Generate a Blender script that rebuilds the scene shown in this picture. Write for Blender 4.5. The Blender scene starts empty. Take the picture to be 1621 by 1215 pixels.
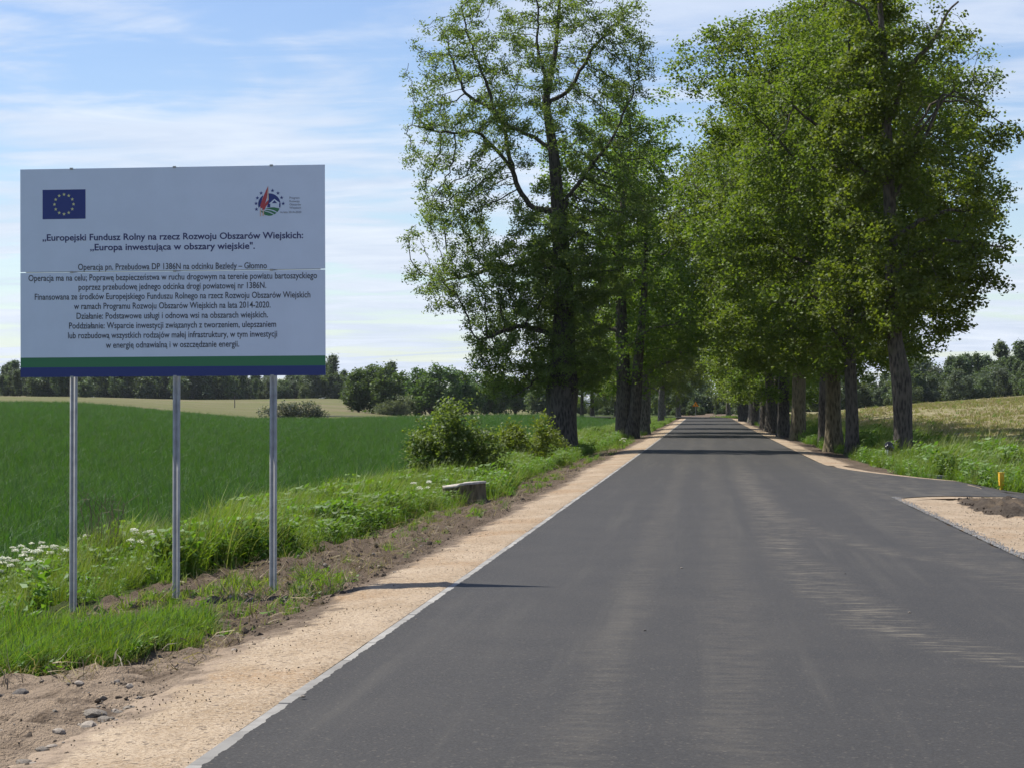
import bpy, bmesh, math, random
import numpy as np
from mathutils import Vector, Matrix, noise as mnoise

# ------------------------------------------------------------------ camera, sky, sun, exposure
scene = bpy.context.scene
IMG_W, IMG_H, F_PX = 1621.0, 1215.0, 3290.0
VP_X, VP_Y, CAM_H = 1115.0, 653.0, 1.6
cam_yaw = math.atan((VP_X - IMG_W / 2) / F_PX)
cam_pitch = math.atan((VP_Y - IMG_H / 2) / F_PX)
cam_data = bpy.data.cameras.new('camera')
cam_data.sensor_width = 36.0
cam_data.lens = 36.0 * F_PX / IMG_W
cam_data.clip_start, cam_data.clip_end = 0.1, 6000.0
cam = bpy.data.objects.new('camera', cam_data)
scene.collection.objects.link(cam)
cam.location = (0, 0, CAM_H)
cam.rotation_euler = (math.pi / 2 + cam_pitch, 0, cam_yaw)
scene.camera = cam

SUN_EL = math.radians(57.3)
SUN_PHI = math.radians(24.5)          # how far the sun stands beyond the plane of the board
sun_vec = Vector((-math.cos(SUN_PHI) * math.cos(SUN_EL), math.sin(SUN_PHI) * math.cos(SUN_EL), math.sin(SUN_EL)))

world = bpy.data.worlds.new('World'); scene.world = world; world.use_nodes = True
def build_world():
    nt = world.node_tree; nt.nodes.clear(); L = nt.links.new
    def N(t, **k):
        n = nt.nodes.new(t)
        for a, b in k.items(): setattr(n, a, b)
        return n
    out = N('ShaderNodeOutputWorld'); bg = N('ShaderNodeBackground'); bg.inputs['Strength'].default_value = 0.088
    sky = N('ShaderNodeTexSky', sky_type='NISHITA', sun_disc=False)
    sky.sun_elevation = SUN_EL; sky.sun_rotation = math.atan2(sun_vec.x, sun_vec.y)
    sky.altitude = 100; sky.air_density = 1.0; sky.dust_density = 0.4; sky.ozone_density = 2.0
    tc = N('ShaderNodeTexCoord'); sep = N('ShaderNodeSeparateXYZ'); L(tc.outputs['Generated'], sep.inputs[0])
    def M(op, a, b=None, clamp=False):
        n = N('ShaderNodeMath', operation=op, use_clamp=clamp)
        for i, v in enumerate((a, b)):
            if v is None: continue
            if isinstance(v, (int, float)): n.inputs[i].default_value = v
            else: L(v, n.inputs[i])
        return n.outputs[0]
    zc = M('MAXIMUM', sep.outputs['Z'], 0.0)
    zz = M('ADD', zc, 0.075)
    px = M('DIVIDE', sep.outputs['X'], zz); py = M('DIVIDE', sep.outputs['Y'], zz)
    comb = N('ShaderNodeCombineXYZ'); L(px, comb.inputs[0]); L(py, comb.inputs[1])
    def noise(scale, loc, detail, rough, dist, rot=0.0):
        mp = N('ShaderNodeMapping'); mp.inputs['Location'].default_value = loc
        mp.inputs['Scale'].default_value = scale; mp.inputs['Rotation'].default_value = (0, 0, rot)
        L(comb.outputs[0], mp.inputs[0])
        n = N('ShaderNodeTexNoise'); n.inputs['Scale'].default_value = 1.0; n.inputs['Detail'].default_value = detail
        n.inputs['Roughness'].default_value = rough; n.inputs['Distortion'].default_value = dist
        L(mp.outputs[0], n.inputs['Vector']); return n.outputs[0]
    n1 = noise((0.75, 1.25, 1), (3.3, 0.4, 0), 7, 0.52, 0.9, 0.3)
    n2 = noise((1.7, 3.2, 1), (7.1, 2.0, 0), 6, 0.6, 0.6, -0.15)
    f = M('ADD', M('MULTIPLY', n1, 0.68), M('MULTIPLY', n2, 0.32))
    mr = N('ShaderNodeMapRange', interpolation_type='SMOOTHSTEP'); L(f, mr.inputs[0])
    mr.inputs[1].default_value = 0.44; mr.inputs[2].default_value = 0.60
    # thin cloud layer: its optical depth grows with the slant of the view
    tau = M('DIVIDE', M('ADD', M('MULTIPLY', mr.outputs[0], 0.26), 0.026), M('ADD', zc, 0.03))
    dens = M('SUBTRACT', 1.0, M('EXPONENT', M('MULTIPLY', tau, -1.0)), True)
    mr2 = N('ShaderNodeMapRange'); L(n2, mr2.inputs[0]); mr2.inputs[1].default_value = 0.3; mr2.inputs[2].default_value = 0.7
    ccol = N('ShaderNodeMix', data_type='RGBA'); L(mr2.outputs[0], ccol.inputs[0])
    ccol.inputs[6].default_value = (4.5, 5.15, 6.4, 1); ccol.inputs[7].default_value = (6.1, 6.6, 7.4, 1)
    hs = N('ShaderNodeHueSaturation'); hs.inputs['Hue'].default_value = 0.512; hs.inputs['Saturation'].default_value = 1.18; hs.inputs['Value'].default_value = 1.0
    L(sky.outputs[0], hs.inputs['Color'])
    mix = N('ShaderNodeMix', data_type='RGBA'); L(dens, mix.inputs[0]); L(hs.outputs[0], mix.inputs[6]); L(ccol.outputs[2], mix.inputs[7])
    L(mix.outputs[2], bg.inputs['Color']); L(bg.outputs[0], out.inputs['Surface'])
build_world()

sun_l = bpy.data.lights.new('sun', 'SUN'); sun_l.energy = 5.0; sun_l.angle = math.radians(0.53); sun_l.color = (1.0, 0.945, 0.86)
sun_o = bpy.data.objects.new('sun', sun_l); scene.collection.objects.link(sun_o)
sun_o.rotation_euler = sun_vec.to_track_quat('Z', 'Y').to_euler(); sun_o.location = (0, 0, 60)

vs = scene.view_settings
vs.view_transform = 'Standard'; vs.look = 'None'; vs.exposure = 0.68; vs.gamma = 1.0; vs.use_curve_mapping = False
scene.cycles.use_denoising = True; scene.cycles.denoiser = 'OPENIMAGEDENOISE'; scene.cycles.denoising_input_passes = 'RGB_ALBEDO_NORMAL'; scene.cycles.denoising_prefilter = 'ACCURATE'
scene.cycles.max_bounces = 8; scene.cycles.diffuse_bounces = 4; scene.cycles.transmission_bounces = 5
scene.cycles.volume_bounces = 0

# ------------------------------------------------------------------ helpers
COL = scene.collection
RNG = np.random.default_rng(7); random.seed(7)
def sstep(a, b, x):
    t = np.clip((np.asarray(x, float) - a) / (b - a), 0, 1); return t * t * (3 - 2 * t)
def at(px, py, Y):
    """world point seen at target pixel (px,py) whose distance along the road is Y"""
    v = Vector(((px - IMG_W / 2) / F_PX, (IMG_H / 2 - py) / F_PX, -1.0))
    d = cam.rotation_euler.to_matrix() @ v
    return Vector((0, 0, CAM_H)) + d * (Y / d.y)
_perm = np.random.default_rng(3).random((256, 256))
def vnoise(x, y):
    x = np.asarray(x, float); y = np.asarray(y, float)
    xi = np.floor(x).astype(int); yi = np.floor(y).astype(int); fx = x - xi; fy = y - yi
    fx = fx * fx * (3 - 2 * fx); fy = fy * fy * (3 - 2 * fy)
    g = lambda a, b: _perm[a & 255, b & 255]
    return (g(xi, yi) * (1 - fx) + g(xi + 1, yi) * fx) * (1 - fy) + (g(xi, yi + 1) * (1 - fx) + g(xi + 1, yi + 1) * fx) * fy - 0.5
def fbm(x, y, o=4):
    s = 0; a = 1.0
    for i in range(o):
        s = s + a * vnoise(x * 2 ** i + 17.3 * i, y * 2 ** i + 5.1 * i); a *= 0.5
    return s
def tag(o, label=None, cat=None, group=None, kind=None):
    for k, v in (('label', label), ('category', cat), ('group', group), ('kind', kind)):
        if v: o[k] = v
    return o
def link(o, parent=None):
    COL.objects.link(o)
    if parent is not None: o.parent = parent
    return o
def np_mesh(name, verts, faces, mat=None, smooth=False):
    """faces: int array (n,3) or (n,4), or list of such arrays"""
    me = bpy.data.meshes.new(name); verts = np.asarray(verts, np.float32)
    if not isinstance(faces, list): faces = [faces]
    faces = [np.asarray(f, np.int32) for f in faces if len(f)]
    me.vertices.add(len(verts)); me.vertices.foreach_set('co', verts.ravel())
    nl = sum(f.size for f in faces); nf = sum(len(f) for f in faces)
    me.loops.add(nl); me.polygons.add(nf)
    me.loops.foreach_set('vertex_index', np.concatenate([f.ravel() for f in faces]) if nf else np.zeros(0, np.int32))
    tot = np.concatenate([np.full(len(f), f.shape[1], np.int32) for f in faces]); st = np.concatenate([[0], np.cumsum(tot)[:-1]]).astype(np.int32)
    me.polygons.foreach_set('loop_start', st); me.polygons.foreach_set('loop_total', tot)
    if smooth: me.polygons.foreach_set('use_smooth', np.ones(nf, bool))
    me.update(calc_edges=True)
    if mat: me.materials.append(mat)
    return me
def np_obj(name, verts, faces, mat=None, parent=None, smooth=False):
    return link(bpy.data.objects.new(name, np_mesh(name, verts, faces, mat, smooth)), parent)
def empty(name, loc=(0, 0, 0), rz=0.0):
    o = bpy.data.objects.new(name, None); o.location = loc; o.rotation_euler = (0, 0, rz); o.empty_display_size = 0.2
    return link(o)
def bm_obj(name, bm, mat=None, parent=None, smooth=False, loc=None):
    me = bpy.data.meshes.new(name); bm.to_mesh(me); bm.free()
    if mat: me.materials.append(mat)
    if smooth:
        for p in me.polygons: p.use_smooth = True
    o = link(bpy.data.objects.new(name, me), parent)
    if loc is not None: o.location = loc
    return o
def box_bm(x0, x1, y0, y1, z0, z1, bevel=0.0, bm=None):
    b = bm or bmesh.new()
    r = bmesh.ops.create_cube(b, size=1.0, matrix=Matrix.Translation(((x0 + x1) / 2, (y0 + y1) / 2, (z0 + z1) / 2)) @ Matrix.Diagonal((x1 - x0, y1 - y0, z1 - z0, 1)))
    if bevel: bmesh.ops.bevel(b, geom=list({e for v in r['verts'] for e in v.link_edges}), offset=bevel, segments=2, profile=0.5, affect='EDGES')
    return b
def grid_faces(nr, nc):
    i = np.arange(nr - 1)[:, None] * nc + np.arange(nc - 1)[None, :]
    return np.stack([i, i + 1, i + nc + 1, i + nc], -1).reshape(-1, 4)

# ------------------------------------------------------------------ materials
def new_mat(name):
    m = bpy.data.materials.new(name); m.use_nodes = True; nt = m.node_tree; nt.nodes.clear()
    return m, nt
class NB:
    def __init__(s, name):
        s.m, s.nt = new_mat(name); s.out = s.nt.nodes.new('ShaderNodeOutputMaterial')
    def n(s, t, **k):
        x = s.nt.nodes.new(t)
        for a, b in k.items(): setattr(x, a, b)
        return x
    def L(s, a, b): s.nt.links.new(a, b)
    def setv(s, inp, v):
        if isinstance(v, (int, float, tuple)): inp.default_value = v if not (isinstance(v, tuple) and len(v) == 3 and inp.type == 'RGBA') else (*v, 1)
        else: s.L(v, inp)
    def math(s, op, a, b=None, clamp=False):
        x = s.n('ShaderNodeMath', operation=op, use_clamp=clamp); s.setv(x.inputs[0], a)
        if b is not None: s.setv(x.inputs[1], b)
        return x.outputs[0]
    def mix(s, f, a, b, blend='MIX'):
        x = s.n('ShaderNodeMix', data_type='RGBA', blend_type=blend); s.setv(x.inputs[0], f); s.setv(x.inputs[6], a); s.setv(x.inputs[7], b)
        return x.outputs[2]
    def rng(s, v, a, b, c=0.0, d=1.0, smooth=True):
        x = s.n('ShaderNodeMapRange', interpolation_type='SMOOTHSTEP' if smooth else 'LINEAR'); s.L(v, x.inputs[0])
        for i, q in enumerate((a, b, c, d)): x.inputs[i + 1].default_value = q
        return x.outputs[0]
    def obj(s):
        return s.n('ShaderNodeTexCoord').outputs['Object']
    def pos(s):
        return s.n('ShaderNodeNewGeometry').outputs['Position']
    def noise(s, vec, scale, detail=4, rough=0.55, stretch=None, dist=0.0, loc=None):
        if stretch or loc:
            mp = s.n('ShaderNodeMapping'); mp.inputs['Scale'].default_value = stretch or (1, 1, 1); mp.inputs['Location'].default_value = loc or (0, 0, 0)
            s.L(vec, mp.inputs[0]); vec = mp.outputs[0]
        x = s.n('ShaderNodeTexNoise'); x.inputs['Scale'].default_value = scale; x.inputs['Detail'].default_value = detail
        x.inputs['Roughness'].default_value = rough; x.inputs['Distortion'].default_value = dist; s.L(vec, x.inputs['Vector']); return x.outputs[0]
    def vor(s, vec, scale, out='Distance', feature='F1', stretch=None):
        if stretch:
            mp = s.n('ShaderNodeMapping'); mp.inputs['Scale'].default_value = stretch; s.L(vec, mp.inputs[0]); vec = mp.outputs[0]
        x = s.n('ShaderNodeTexVoronoi', feature=feature); x.inputs['Scale'].default_value = scale; s.L(vec, x.inputs['Vector']); return x.outputs[out]
    def attr(s, name):
        return s.n('ShaderNodeAttribute', attribute_name=name).outputs['Fac']
    def bump(s, h, strength, dist=0.02):
        x = s.n('ShaderNodeBump'); x.inputs['Strength'].default_value = strength; x.inputs['Distance'].default_value = dist; s.L(h, x.inputs['Height']); return x.outputs[0]
    def principled(s, col, rough=0.8, metal=0.0, spec=0.5, normal=None):
        p = s.n('ShaderNodeBsdfPrincipled'); s.setv(p.inputs['Base Color'], col); s.setv(p.inputs['Roughness'], rough)
        p.inputs['Metallic'].default_value = metal; p.inputs['Specular IOR Level'].default_value = spec
        if normal is not None: s.L(normal, p.inputs['Normal'])
        s.L(p.outputs[0], s.out.inputs['Surface']); return s.m

def leaf_mat(name, c1, c2, trans=0.45, tcol=None, gloss=0.02, rand_obj=True, brown=0.0):
    b = NB(name); geo = b.n('ShaderNodeNewGeometry'); oi = b.n('ShaderNodeObjectInfo')
    col = b.mix(geo.outputs['Random Per Island'], c1, c2)
    hs = b.n('ShaderNodeHueSaturation'); b.L(col, hs.inputs['Color'])
    b.L(b.rng(oi.outputs['Random'], 0, 1, 0.485, 0.515, False), hs.inputs['Hue']); b.L(b.rng(oi.outputs['Random'], 0, 1, 0.86, 1.14, False), hs.inputs['Value'])
    col = hs.outputs[0]
    d = b.n('ShaderNodeBsdfDiffuse'); b.L(col, d.inputs['Color'])
    t = b.n('ShaderNodeBsdfTranslucent')
    tc = b.mix(1.0, col, tcol or (1.3, 1.4, 0.5), 'MULTIPLY'); b.L(tc, t.inputs['Color'])
    m1 = b.n('ShaderNodeMixShader'); m1.inputs[0].default_value = trans; b.L(d.outputs[0], m1.inputs[1]); b.L(t.outputs[0], m1.inputs[2])
    g = b.n('ShaderNodeBsdfGlossy'); g.inputs['Roughness'].default_value = 0.55; g.inputs['Color'].default_value = (0.9, 0.95, 1, 1)
    m2 = b.n('ShaderNodeMixShader'); m2.inputs[0].default_value = gloss; b.L(m1.outputs[0], m2.inputs[1]); b.L(g.outputs[0], m2.inputs[2])
    b.L(m2.outputs[0], b.out.inputs['Surface']); return b.m

def bark_mat(name, c1, c2, c3, scale=1.0):
    b = NB(name); o = b.obj()
    n1 = b.noise(o, 9 * scale, 7, 0.7, (1, 1, 0.3), 1.2); n2 = b.noise(o, 1.6, 4, 0.6)
    r = b.vor(o, 14 * scale, 'Distance', 'F1', (1, 1, 0.26))
    h = b.math('ADD', b.math('MULTIPLY', n1, 0.7), b.math('MULTIPLY', r, 0.6))
    col = b.mix(b.rng(h, 0.35, 0.85), c1, c2); col = b.mix(b.rng(n2, 0.55, 0.75), col, c3)
    return b.principled(col, 0.92, 0, 0.25, b.bump(h, 0.9, 0.05))

M = {}
M['lime_leaf'] = leaf_mat('lime_leaf', (0.077, 0.124, 0.019), (0.15, 0.196, 0.036), 0.5)
M['lime_leaf_far'] = leaf_mat('lime_leaf_far', (0.086, 0.134, 0.021), (0.165, 0.21, 0.04), 0.5)
M['ash_leaf'] = leaf_mat('ash_leaf', (0.095, 0.138, 0.032), (0.168, 0.212, 0.06), 0.48, (1.25, 1.3, 0.6), 0.02)
M['bush_leaf'] = leaf_mat('bush_leaf', (0.085, 0.135, 0.03), (0.15, 0.205, 0.06), 0.45, None, 0.02)
M['yellow_bush_leaf'] = leaf_mat('yellow_bush_leaf', (0.10, 0.14, 0.02), (0.16, 0.19, 0.035), 0.45)
M['willow_leaf'] = leaf_mat('willow_leaf', (0.10, 0.13, 0.065), (0.15, 0.175, 0.095), 0.3)
M['copse_leaf'] = leaf_mat('copse_leaf', (0.05, 0.092, 0.026), (0.098, 0.15, 0.046), 0.38)
M['forest_leaf'] = leaf_mat('forest_leaf', (0.06, 0.092, 0.042), (0.11, 0.146, 0.07), 0.3)
M['forest_leaf_light'] = leaf_mat('forest_leaf_light', (0.07, 0.10, 0.036), (0.115, 0.15, 0.058), 0.3)
M['forest_leaf_grey'] = leaf_mat('forest_leaf_grey', (0.06, 0.08, 0.05), (0.10, 0.125, 0.08), 0.3)
M['sage_leaf'] = leaf_mat('sage_leaf', (0.06, 0.078, 0.05), (0.12, 0.14, 0.10), 0.25)
M['grass'] = leaf_mat('grass_blade', (0.09, 0.165, 0.016), (0.17, 0.25, 0.03), 0.52, (1.35, 1.3, 0.5), 0.02)
M['grass_dark'] = leaf_mat('grass_blade_dark', (0.065, 0.135, 0.018), (0.12, 0.195, 0.03), 0.45, None, 0.02)
M['grass_pale'] = leaf_mat('grass_blade_pale', (0.15, 0.205, 0.04), (0.25, 0.29, 0.10), 0.45, (1.2, 1.15, 0.6), 0.02)
M['broadleaf'] = leaf_mat('weed_leaf', (0.08, 0.15, 0.02), (0.13, 0.21, 0.035), 0.45, None, 0.02)
M['wheat'] = leaf_mat('wheat_blade', (0.034, 0.086, 0.014), (0.066, 0.132, 0.026), 0.42, (1.2, 1.3, 0.5), 0.02)
M['wheat_glint_tone'] = leaf_mat('wheat_blade_glint', (0.10, 0.17, 0.06), (0.2, 0.27, 0.13), 0.3)  # paler blade colour stands in for light glinting off the wheat
M['stubble_green'] = leaf_mat('sprout_blade', (0.15, 0.17, 0.05), (0.26, 0.25, 0.10), 0.35)
M['dry_stem'] = leaf_mat('dry_stem', (0.09, 0.075, 0.055), (0.16, 0.125, 0.09), 0.15)
M['straw'] = leaf_mat('straw', (0.25, 0.205, 0.115), (0.36, 0.29, 0.17), 0.2)
M['petal'] = leaf_mat('white_petal', (0.62, 0.64, 0.52), (0.78, 0.78, 0.68), 0.35, (1, 1, 0.9), 0.02)
M['stem'] = leaf_mat('green_stem', (0.06, 0.12, 0.02), (0.10, 0.17, 0.03), 0.3)
M['bark'] = bark_mat('lime_bark', (0.028, 0.024, 0.02), (0.105, 0.09, 0.072), (0.085, 0.085, 0.05))
M['ash_bark'] = bark_mat('ash_bark', (0.025, 0.022, 0.02), (0.10, 0.09, 0.078), (0.07, 0.07, 0.06))
M['pale_bark'] = bark_mat('pale_bark', (0.05, 0.045, 0.038), (0.17, 0.155, 0.13), (0.12, 0.11, 0.09))
M['mossy_bark'] = bark_mat('mossy_bark', (0.05, 0.04, 0.022), (0.15, 0.125, 0.075), (0.14, 0.12, 0.045))
M['twig'] = bark_mat('twig_bark', (0.03, 0.026, 0.021), (0.075, 0.065, 0.05), (0.06, 0.055, 0.045), 2)

def simple(name, col, rough=0.6, metal=0.0, spec=0.5, var=0.0, vscale=20, bumpv=0.0):
    b = NB(name); c = col; nrm = None
    if var:
        n = b.noise(b.obj(), vscale, 5, 0.6)
        c = b.mix(b.rng(n, 0.3, 0.7), tuple(x * (1 - var) for x in col), tuple(min(1, x * (1 + var)) for x in col))
        if bumpv: nrm = b.bump(n, bumpv, 0.01)
    return b.principled(c, rough, metal, spec, nrm)
M['panel'] = simple('white_panel_sky_tint', (0.60, 0.67, 0.81), 0.42, 0, 0.4, 0.025, 3)  # white board; blue skylight on its shaded face is put into the colour
M['panel_edge'] = simple('panel_edge', (0.5, 0.5, 0.52), 0.5)
M['print_green'] = simple('print_green', (0.03, 0.165, 0.07), 0.45)
M['print_blue'] = simple('print_blue', (0.013, 0.028, 0.165), 0.45)
M['print_flag'] = simple('print_flag_blue', (0.012, 0.028, 0.18), 0.45)
M['print_star'] = simple('print_star', (0.62, 0.62, 0.28), 0.5)
M['print_navy'] = simple('print_navy', (0.03, 0.032, 0.13), 0.5)
M['print_black'] = simple('print_black', (0.045, 0.05, 0.075), 0.5)
M['print_grey'] = simple('print_grey', (0.2, 0.22, 0.28), 0.5)
M['print_red'] = simple('print_red', (0.42, 0.05, 0.06), 0.5)
M['print_peach'] = simple('print_peach', (0.65, 0.45, 0.36), 0.5)
M['zinc'] = simple('galvanised_steel', (0.34, 0.34, 0.33), 0.5, 0.35, 0.5, 0.16, 9, 0.1)
M['stone'] = simple('field_stone', (0.165, 0.145, 0.12), 0.9, 0, 0.3, 0.35, 18, 0.5)
M['pale_stone'] = simple('pale_stone', (0.27, 0.235, 0.195), 0.9, 0, 0.3, 0.25, 22, 0.5)
M['dark_stone'] = simple('dark_stone', (0.11, 0.10, 0.09), 0.95, 0, 0.25, 0.35, 18, 0.6)
M['clod'] = simple('soil_clod', (0.085, 0.068, 0.052), 1.0, 0, 0.1, 0.35, 30, 0.6)
M['pebble'] = simple('pebble', (0.36, 0.29, 0.2), 0.95, 0, 0.2, 0.4, 3)
M['grit'] = simple('grey_grit', (0.27, 0.265, 0.255), 0.95, 0, 0.2, 0.4, 3)
M['yellow'] = simple('yellow_plastic', (0.75, 0.42, 0.02), 0.5, 0, 0.5, 0.08, 12)
M['amber'] = simple('amber_sign', (0.85, 0.36, 0.015), 0.45)
M['sign_red'] = simple('sign_red', (0.55, 0.04, 0.02), 0.45)
M['black'] = simple('black_plastic', (0.012, 0.012, 0.014), 0.35, 0, 0.5, 0.2, 15, 0.3)
M['white_paint'] = simple('white_paint', (0.78, 0.76, 0.74), 0.5, 0, 0.4, 0.08, 12)
M['grey_wood'] = bark_mat('grey_wood', (0.09, 0.075, 0.06), (0.22, 0.19, 0.155), (0.15, 0.13, 0.10), 2.5)
M['pole_wood'] = simple('pole_wood', (0.12, 0.11, 0.10), 0.9, 0, 0.2, 0.2, 8)
M['concrete'] = simple('culvert_concrete', (0.17, 0.16, 0.145), 0.9, 0, 0.3, 0.25, 10, 0.3)
def cut_wood():
    b = NB('cut_wood'); o = b.obj(); n = b.noise(o, 6, 5, 0.6)
    w = b.n('ShaderNodeTexWave', wave_type='RINGS', rings_direction='Z'); w.inputs['Scale'].default_value = 9; w.inputs['Distortion'].default_value = 4; b.L(o, w.inputs[0])
    col = b.mix(b.rng(n, 0.3, 0.7), (0.30, 0.275, 0.24), (0.5, 0.47, 0.42)); col = b.mix(b.math('MULTIPLY', w.outputs['Fac'], 0.35), col, (0.2, 0.17, 0.14))
    return b.principled(col, 0.9, 0, 0.2, b.bump(n, 0.4, 0.02))
M['cut_wood'] = cut_wood()
def kerb_mat():
    b = NB('kerb_concrete'); o = b.pos(); n = b.noise(o, 3, 5, 0.6); n2 = b.noise(o, 90, 3, 0.7); oi = b.n('ShaderNodeObjectInfo')
    col = b.mix(b.rng(n, 0.3, 0.7), (0.19, 0.184, 0.17), (0.275, 0.268, 0.25)); col = b.mix(b.rng(n2, 0.62, 0.72, 0, 0.5), col, (0.12, 0.11, 0.1))
    v = b.n('ShaderNodeHueSaturation'); b.L(col, v.inputs['Color']); b.L(b.rng(oi.outputs['Random'], 0, 1, 0.78, 1.12, False), v.inputs['Value'])
    return b.principled(v.outputs[0], 0.92, 0, 0.3, b.bump(n2, 0.3, 0.004))
M['kerb'] = kerb_mat()

def asphalt_mat():
    b = NB('asphalt'); p = b.pos(); sep = b.n('ShaderNodeSeparateXYZ'); b.L(p, sep.inputs[0]); X, Y = sep.outputs[0], sep.outputs[1]
    fine = b.noise(p, 70, 3, 0.75); agg = b.vor(p, 75, 'Color'); agg_b = b.n('ShaderNodeSeparateColor'); b.L(agg, agg_b.inputs[0])
    blot = b.noise(p, 0.9, 5, 0.6); lng = b.noise(p, 2.2, 5, 0.6, (1.6, 0.05, 1)); lng2 = b.noise(p, 6.0, 4, 0.6, (1.6, 0.025, 1), 0, (3, 1, 0))
    col = b.mix(b.rng(agg_b.outputs[0], 0.2, 1.0), (0.0175, 0.0165, 0.0151), (0.0297, 0.0278, 0.0247))
    col = b.mix(b.rng(fine, 0.4, 0.62, 0.0, 0.75), col, (0.0149, 0.0139, 0.0132))
    col = b.mix(b.rng(blot, 0.35, 0.7, 0, 0.28), col, (0.0386, 0.0350, 0.0297))
    col = b.mix(b.rng(lng, 0.5, 0.72, 0, 0.5), col, (0.0447, 0.0409, 0.0339))
    col = b.mix(b.rng(lng2, 0.52, 0.75, 0, 0.35), col, (0.0144, 0.0135, 0.0129))
    speck = b.math('GREATER_THAN', agg_b.outputs[1], 0.975); col = b.mix(b.math('MULTIPLY', speck, 0.5), col, (0.0963, 0.0843, 0.0662))
    # dusty tyre tracks: centre line x(y) from a curve
    def track(pts, width, strength, ripple, off):
        fc = b.n('ShaderNodeFloatCurve'); y0, y1 = pts[0][1], pts[-1][1]
        t = b.math('DIVIDE', b.math('SUBTRACT', Y, y0), y1 - y0, True); b.L(t, fc.inputs['Value'])
        cv = fc.mapping.curves[0]; fc.mapping.use_clip = False
        ks = [((q[1] - y0) / (y1 - y0), q[0] / 4.0) for q in pts]
        while len(cv.points) > 2: cv.points.remove(cv.points[1])
        cv.points[0].location = ks[0]; cv.points[-1].location = ks[-1]
        for k in ks[1:-1]: cv.points.new(*k)
        fc.mapping.update()
        xc = b.math('MULTIPLY', fc.outputs[0], 4.0)
        wob = b.math('MULTIPLY', b.math('SUBTRACT', b.noise(p, 0.8, 3, 0.6, (1, 0.4, 1), 0, (off, 0, 0)), 0.5), 0.5)
        d = b.math('ABSOLUTE', b.math('SUBTRACT', b.math('SUBTRACT', X, xc), wob))
        band = b.rng(d, width * 0.1, width, 1, 0)
        tex = b.noise(p, 3.2, 5, 0.7, (1.2, 3.0, 1), 0.3, (off, off, 0))
        if ripple:
            rp = b.noise(p, 5.0, 4, 0.65, (0.5, 2.6, 1), 0.5, (off, 2, 0)); tex = b.math('ADD', b.math('MULTIPLY', tex, 0.62), b.math('MULTIPLY', b.rng(rp, 0.42, 0.66), 0.26))
        inside = b.math('MULTIPLY', b.rng(Y, y0 - 3, y0 + 0.5), b.rng(Y, y1 - 25, y1 + 10, 1, 0))
        return b.math('MULTIPLY', b.math('MULTIPLY', band, b.rng(tex, 0.36, 0.66)), b.math('MULTIPLY', inside, strength), True)
    dust = (0.1167, 0.1014, 0.0754)
    t1 = track([(3.0, 11.8), (2.3, 12.9), (1.75, 13.9), (1.35, 15.6), (1.08, 19), (0.95, 23.5), (0.97, 40), (1.0, 70)], 0.42, 1.0, True, 1.0)
    t2 = track([(3.3, 20.5), (2.6, 22), (1.9, 24.5), (1.4, 28), (1.05, 34), (0.95, 60)], 0.34, 0.75, True, 5.0)
    t3 = track([(3.4, 12.5), (3.2, 15), (2.9, 20), (2.75, 26), (2.7, 40), (2.7, 90)], 0.5, 0.6, True, 9.0)
    t4 = track([(-0.62, 9.0), (-0.62, 30), (-0.6, 60), (-0.6, 120)], 0.28, 0.22, False, 13.0)
    t5 = track([(0.2, 9.0), (0.22, 30), (0.2, 60), (0.2, 120)], 0.35, 0.2, False, 17.0)
    for t in (t1, t2, t3, t4, t5): col = b.mix(t, col, dust)
    # sandy film close to the shoulders
    edge = b.rng(X, 2.85, 3.4, 0, 0.35); col = b.mix(b.math('MULTIPLY', edge, b.rng(b.noise(p, 2.5, 5, 0.7, (1, 0.5, 1)), 0.4, 0.7)), col, dust)
    h = b.math('ADD', b.math('MULTIPLY', fine, 0.6), b.math('MULTIPLY', agg_b.outputs[0], 0.4))
    return b.principled(col, b.rng(fine, 0.3, 0.7, 0.72, 0.9), 0, 0.38, b.bump(h, 0.45, 0.006))
M['asphalt'] = asphalt_mat()

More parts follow.
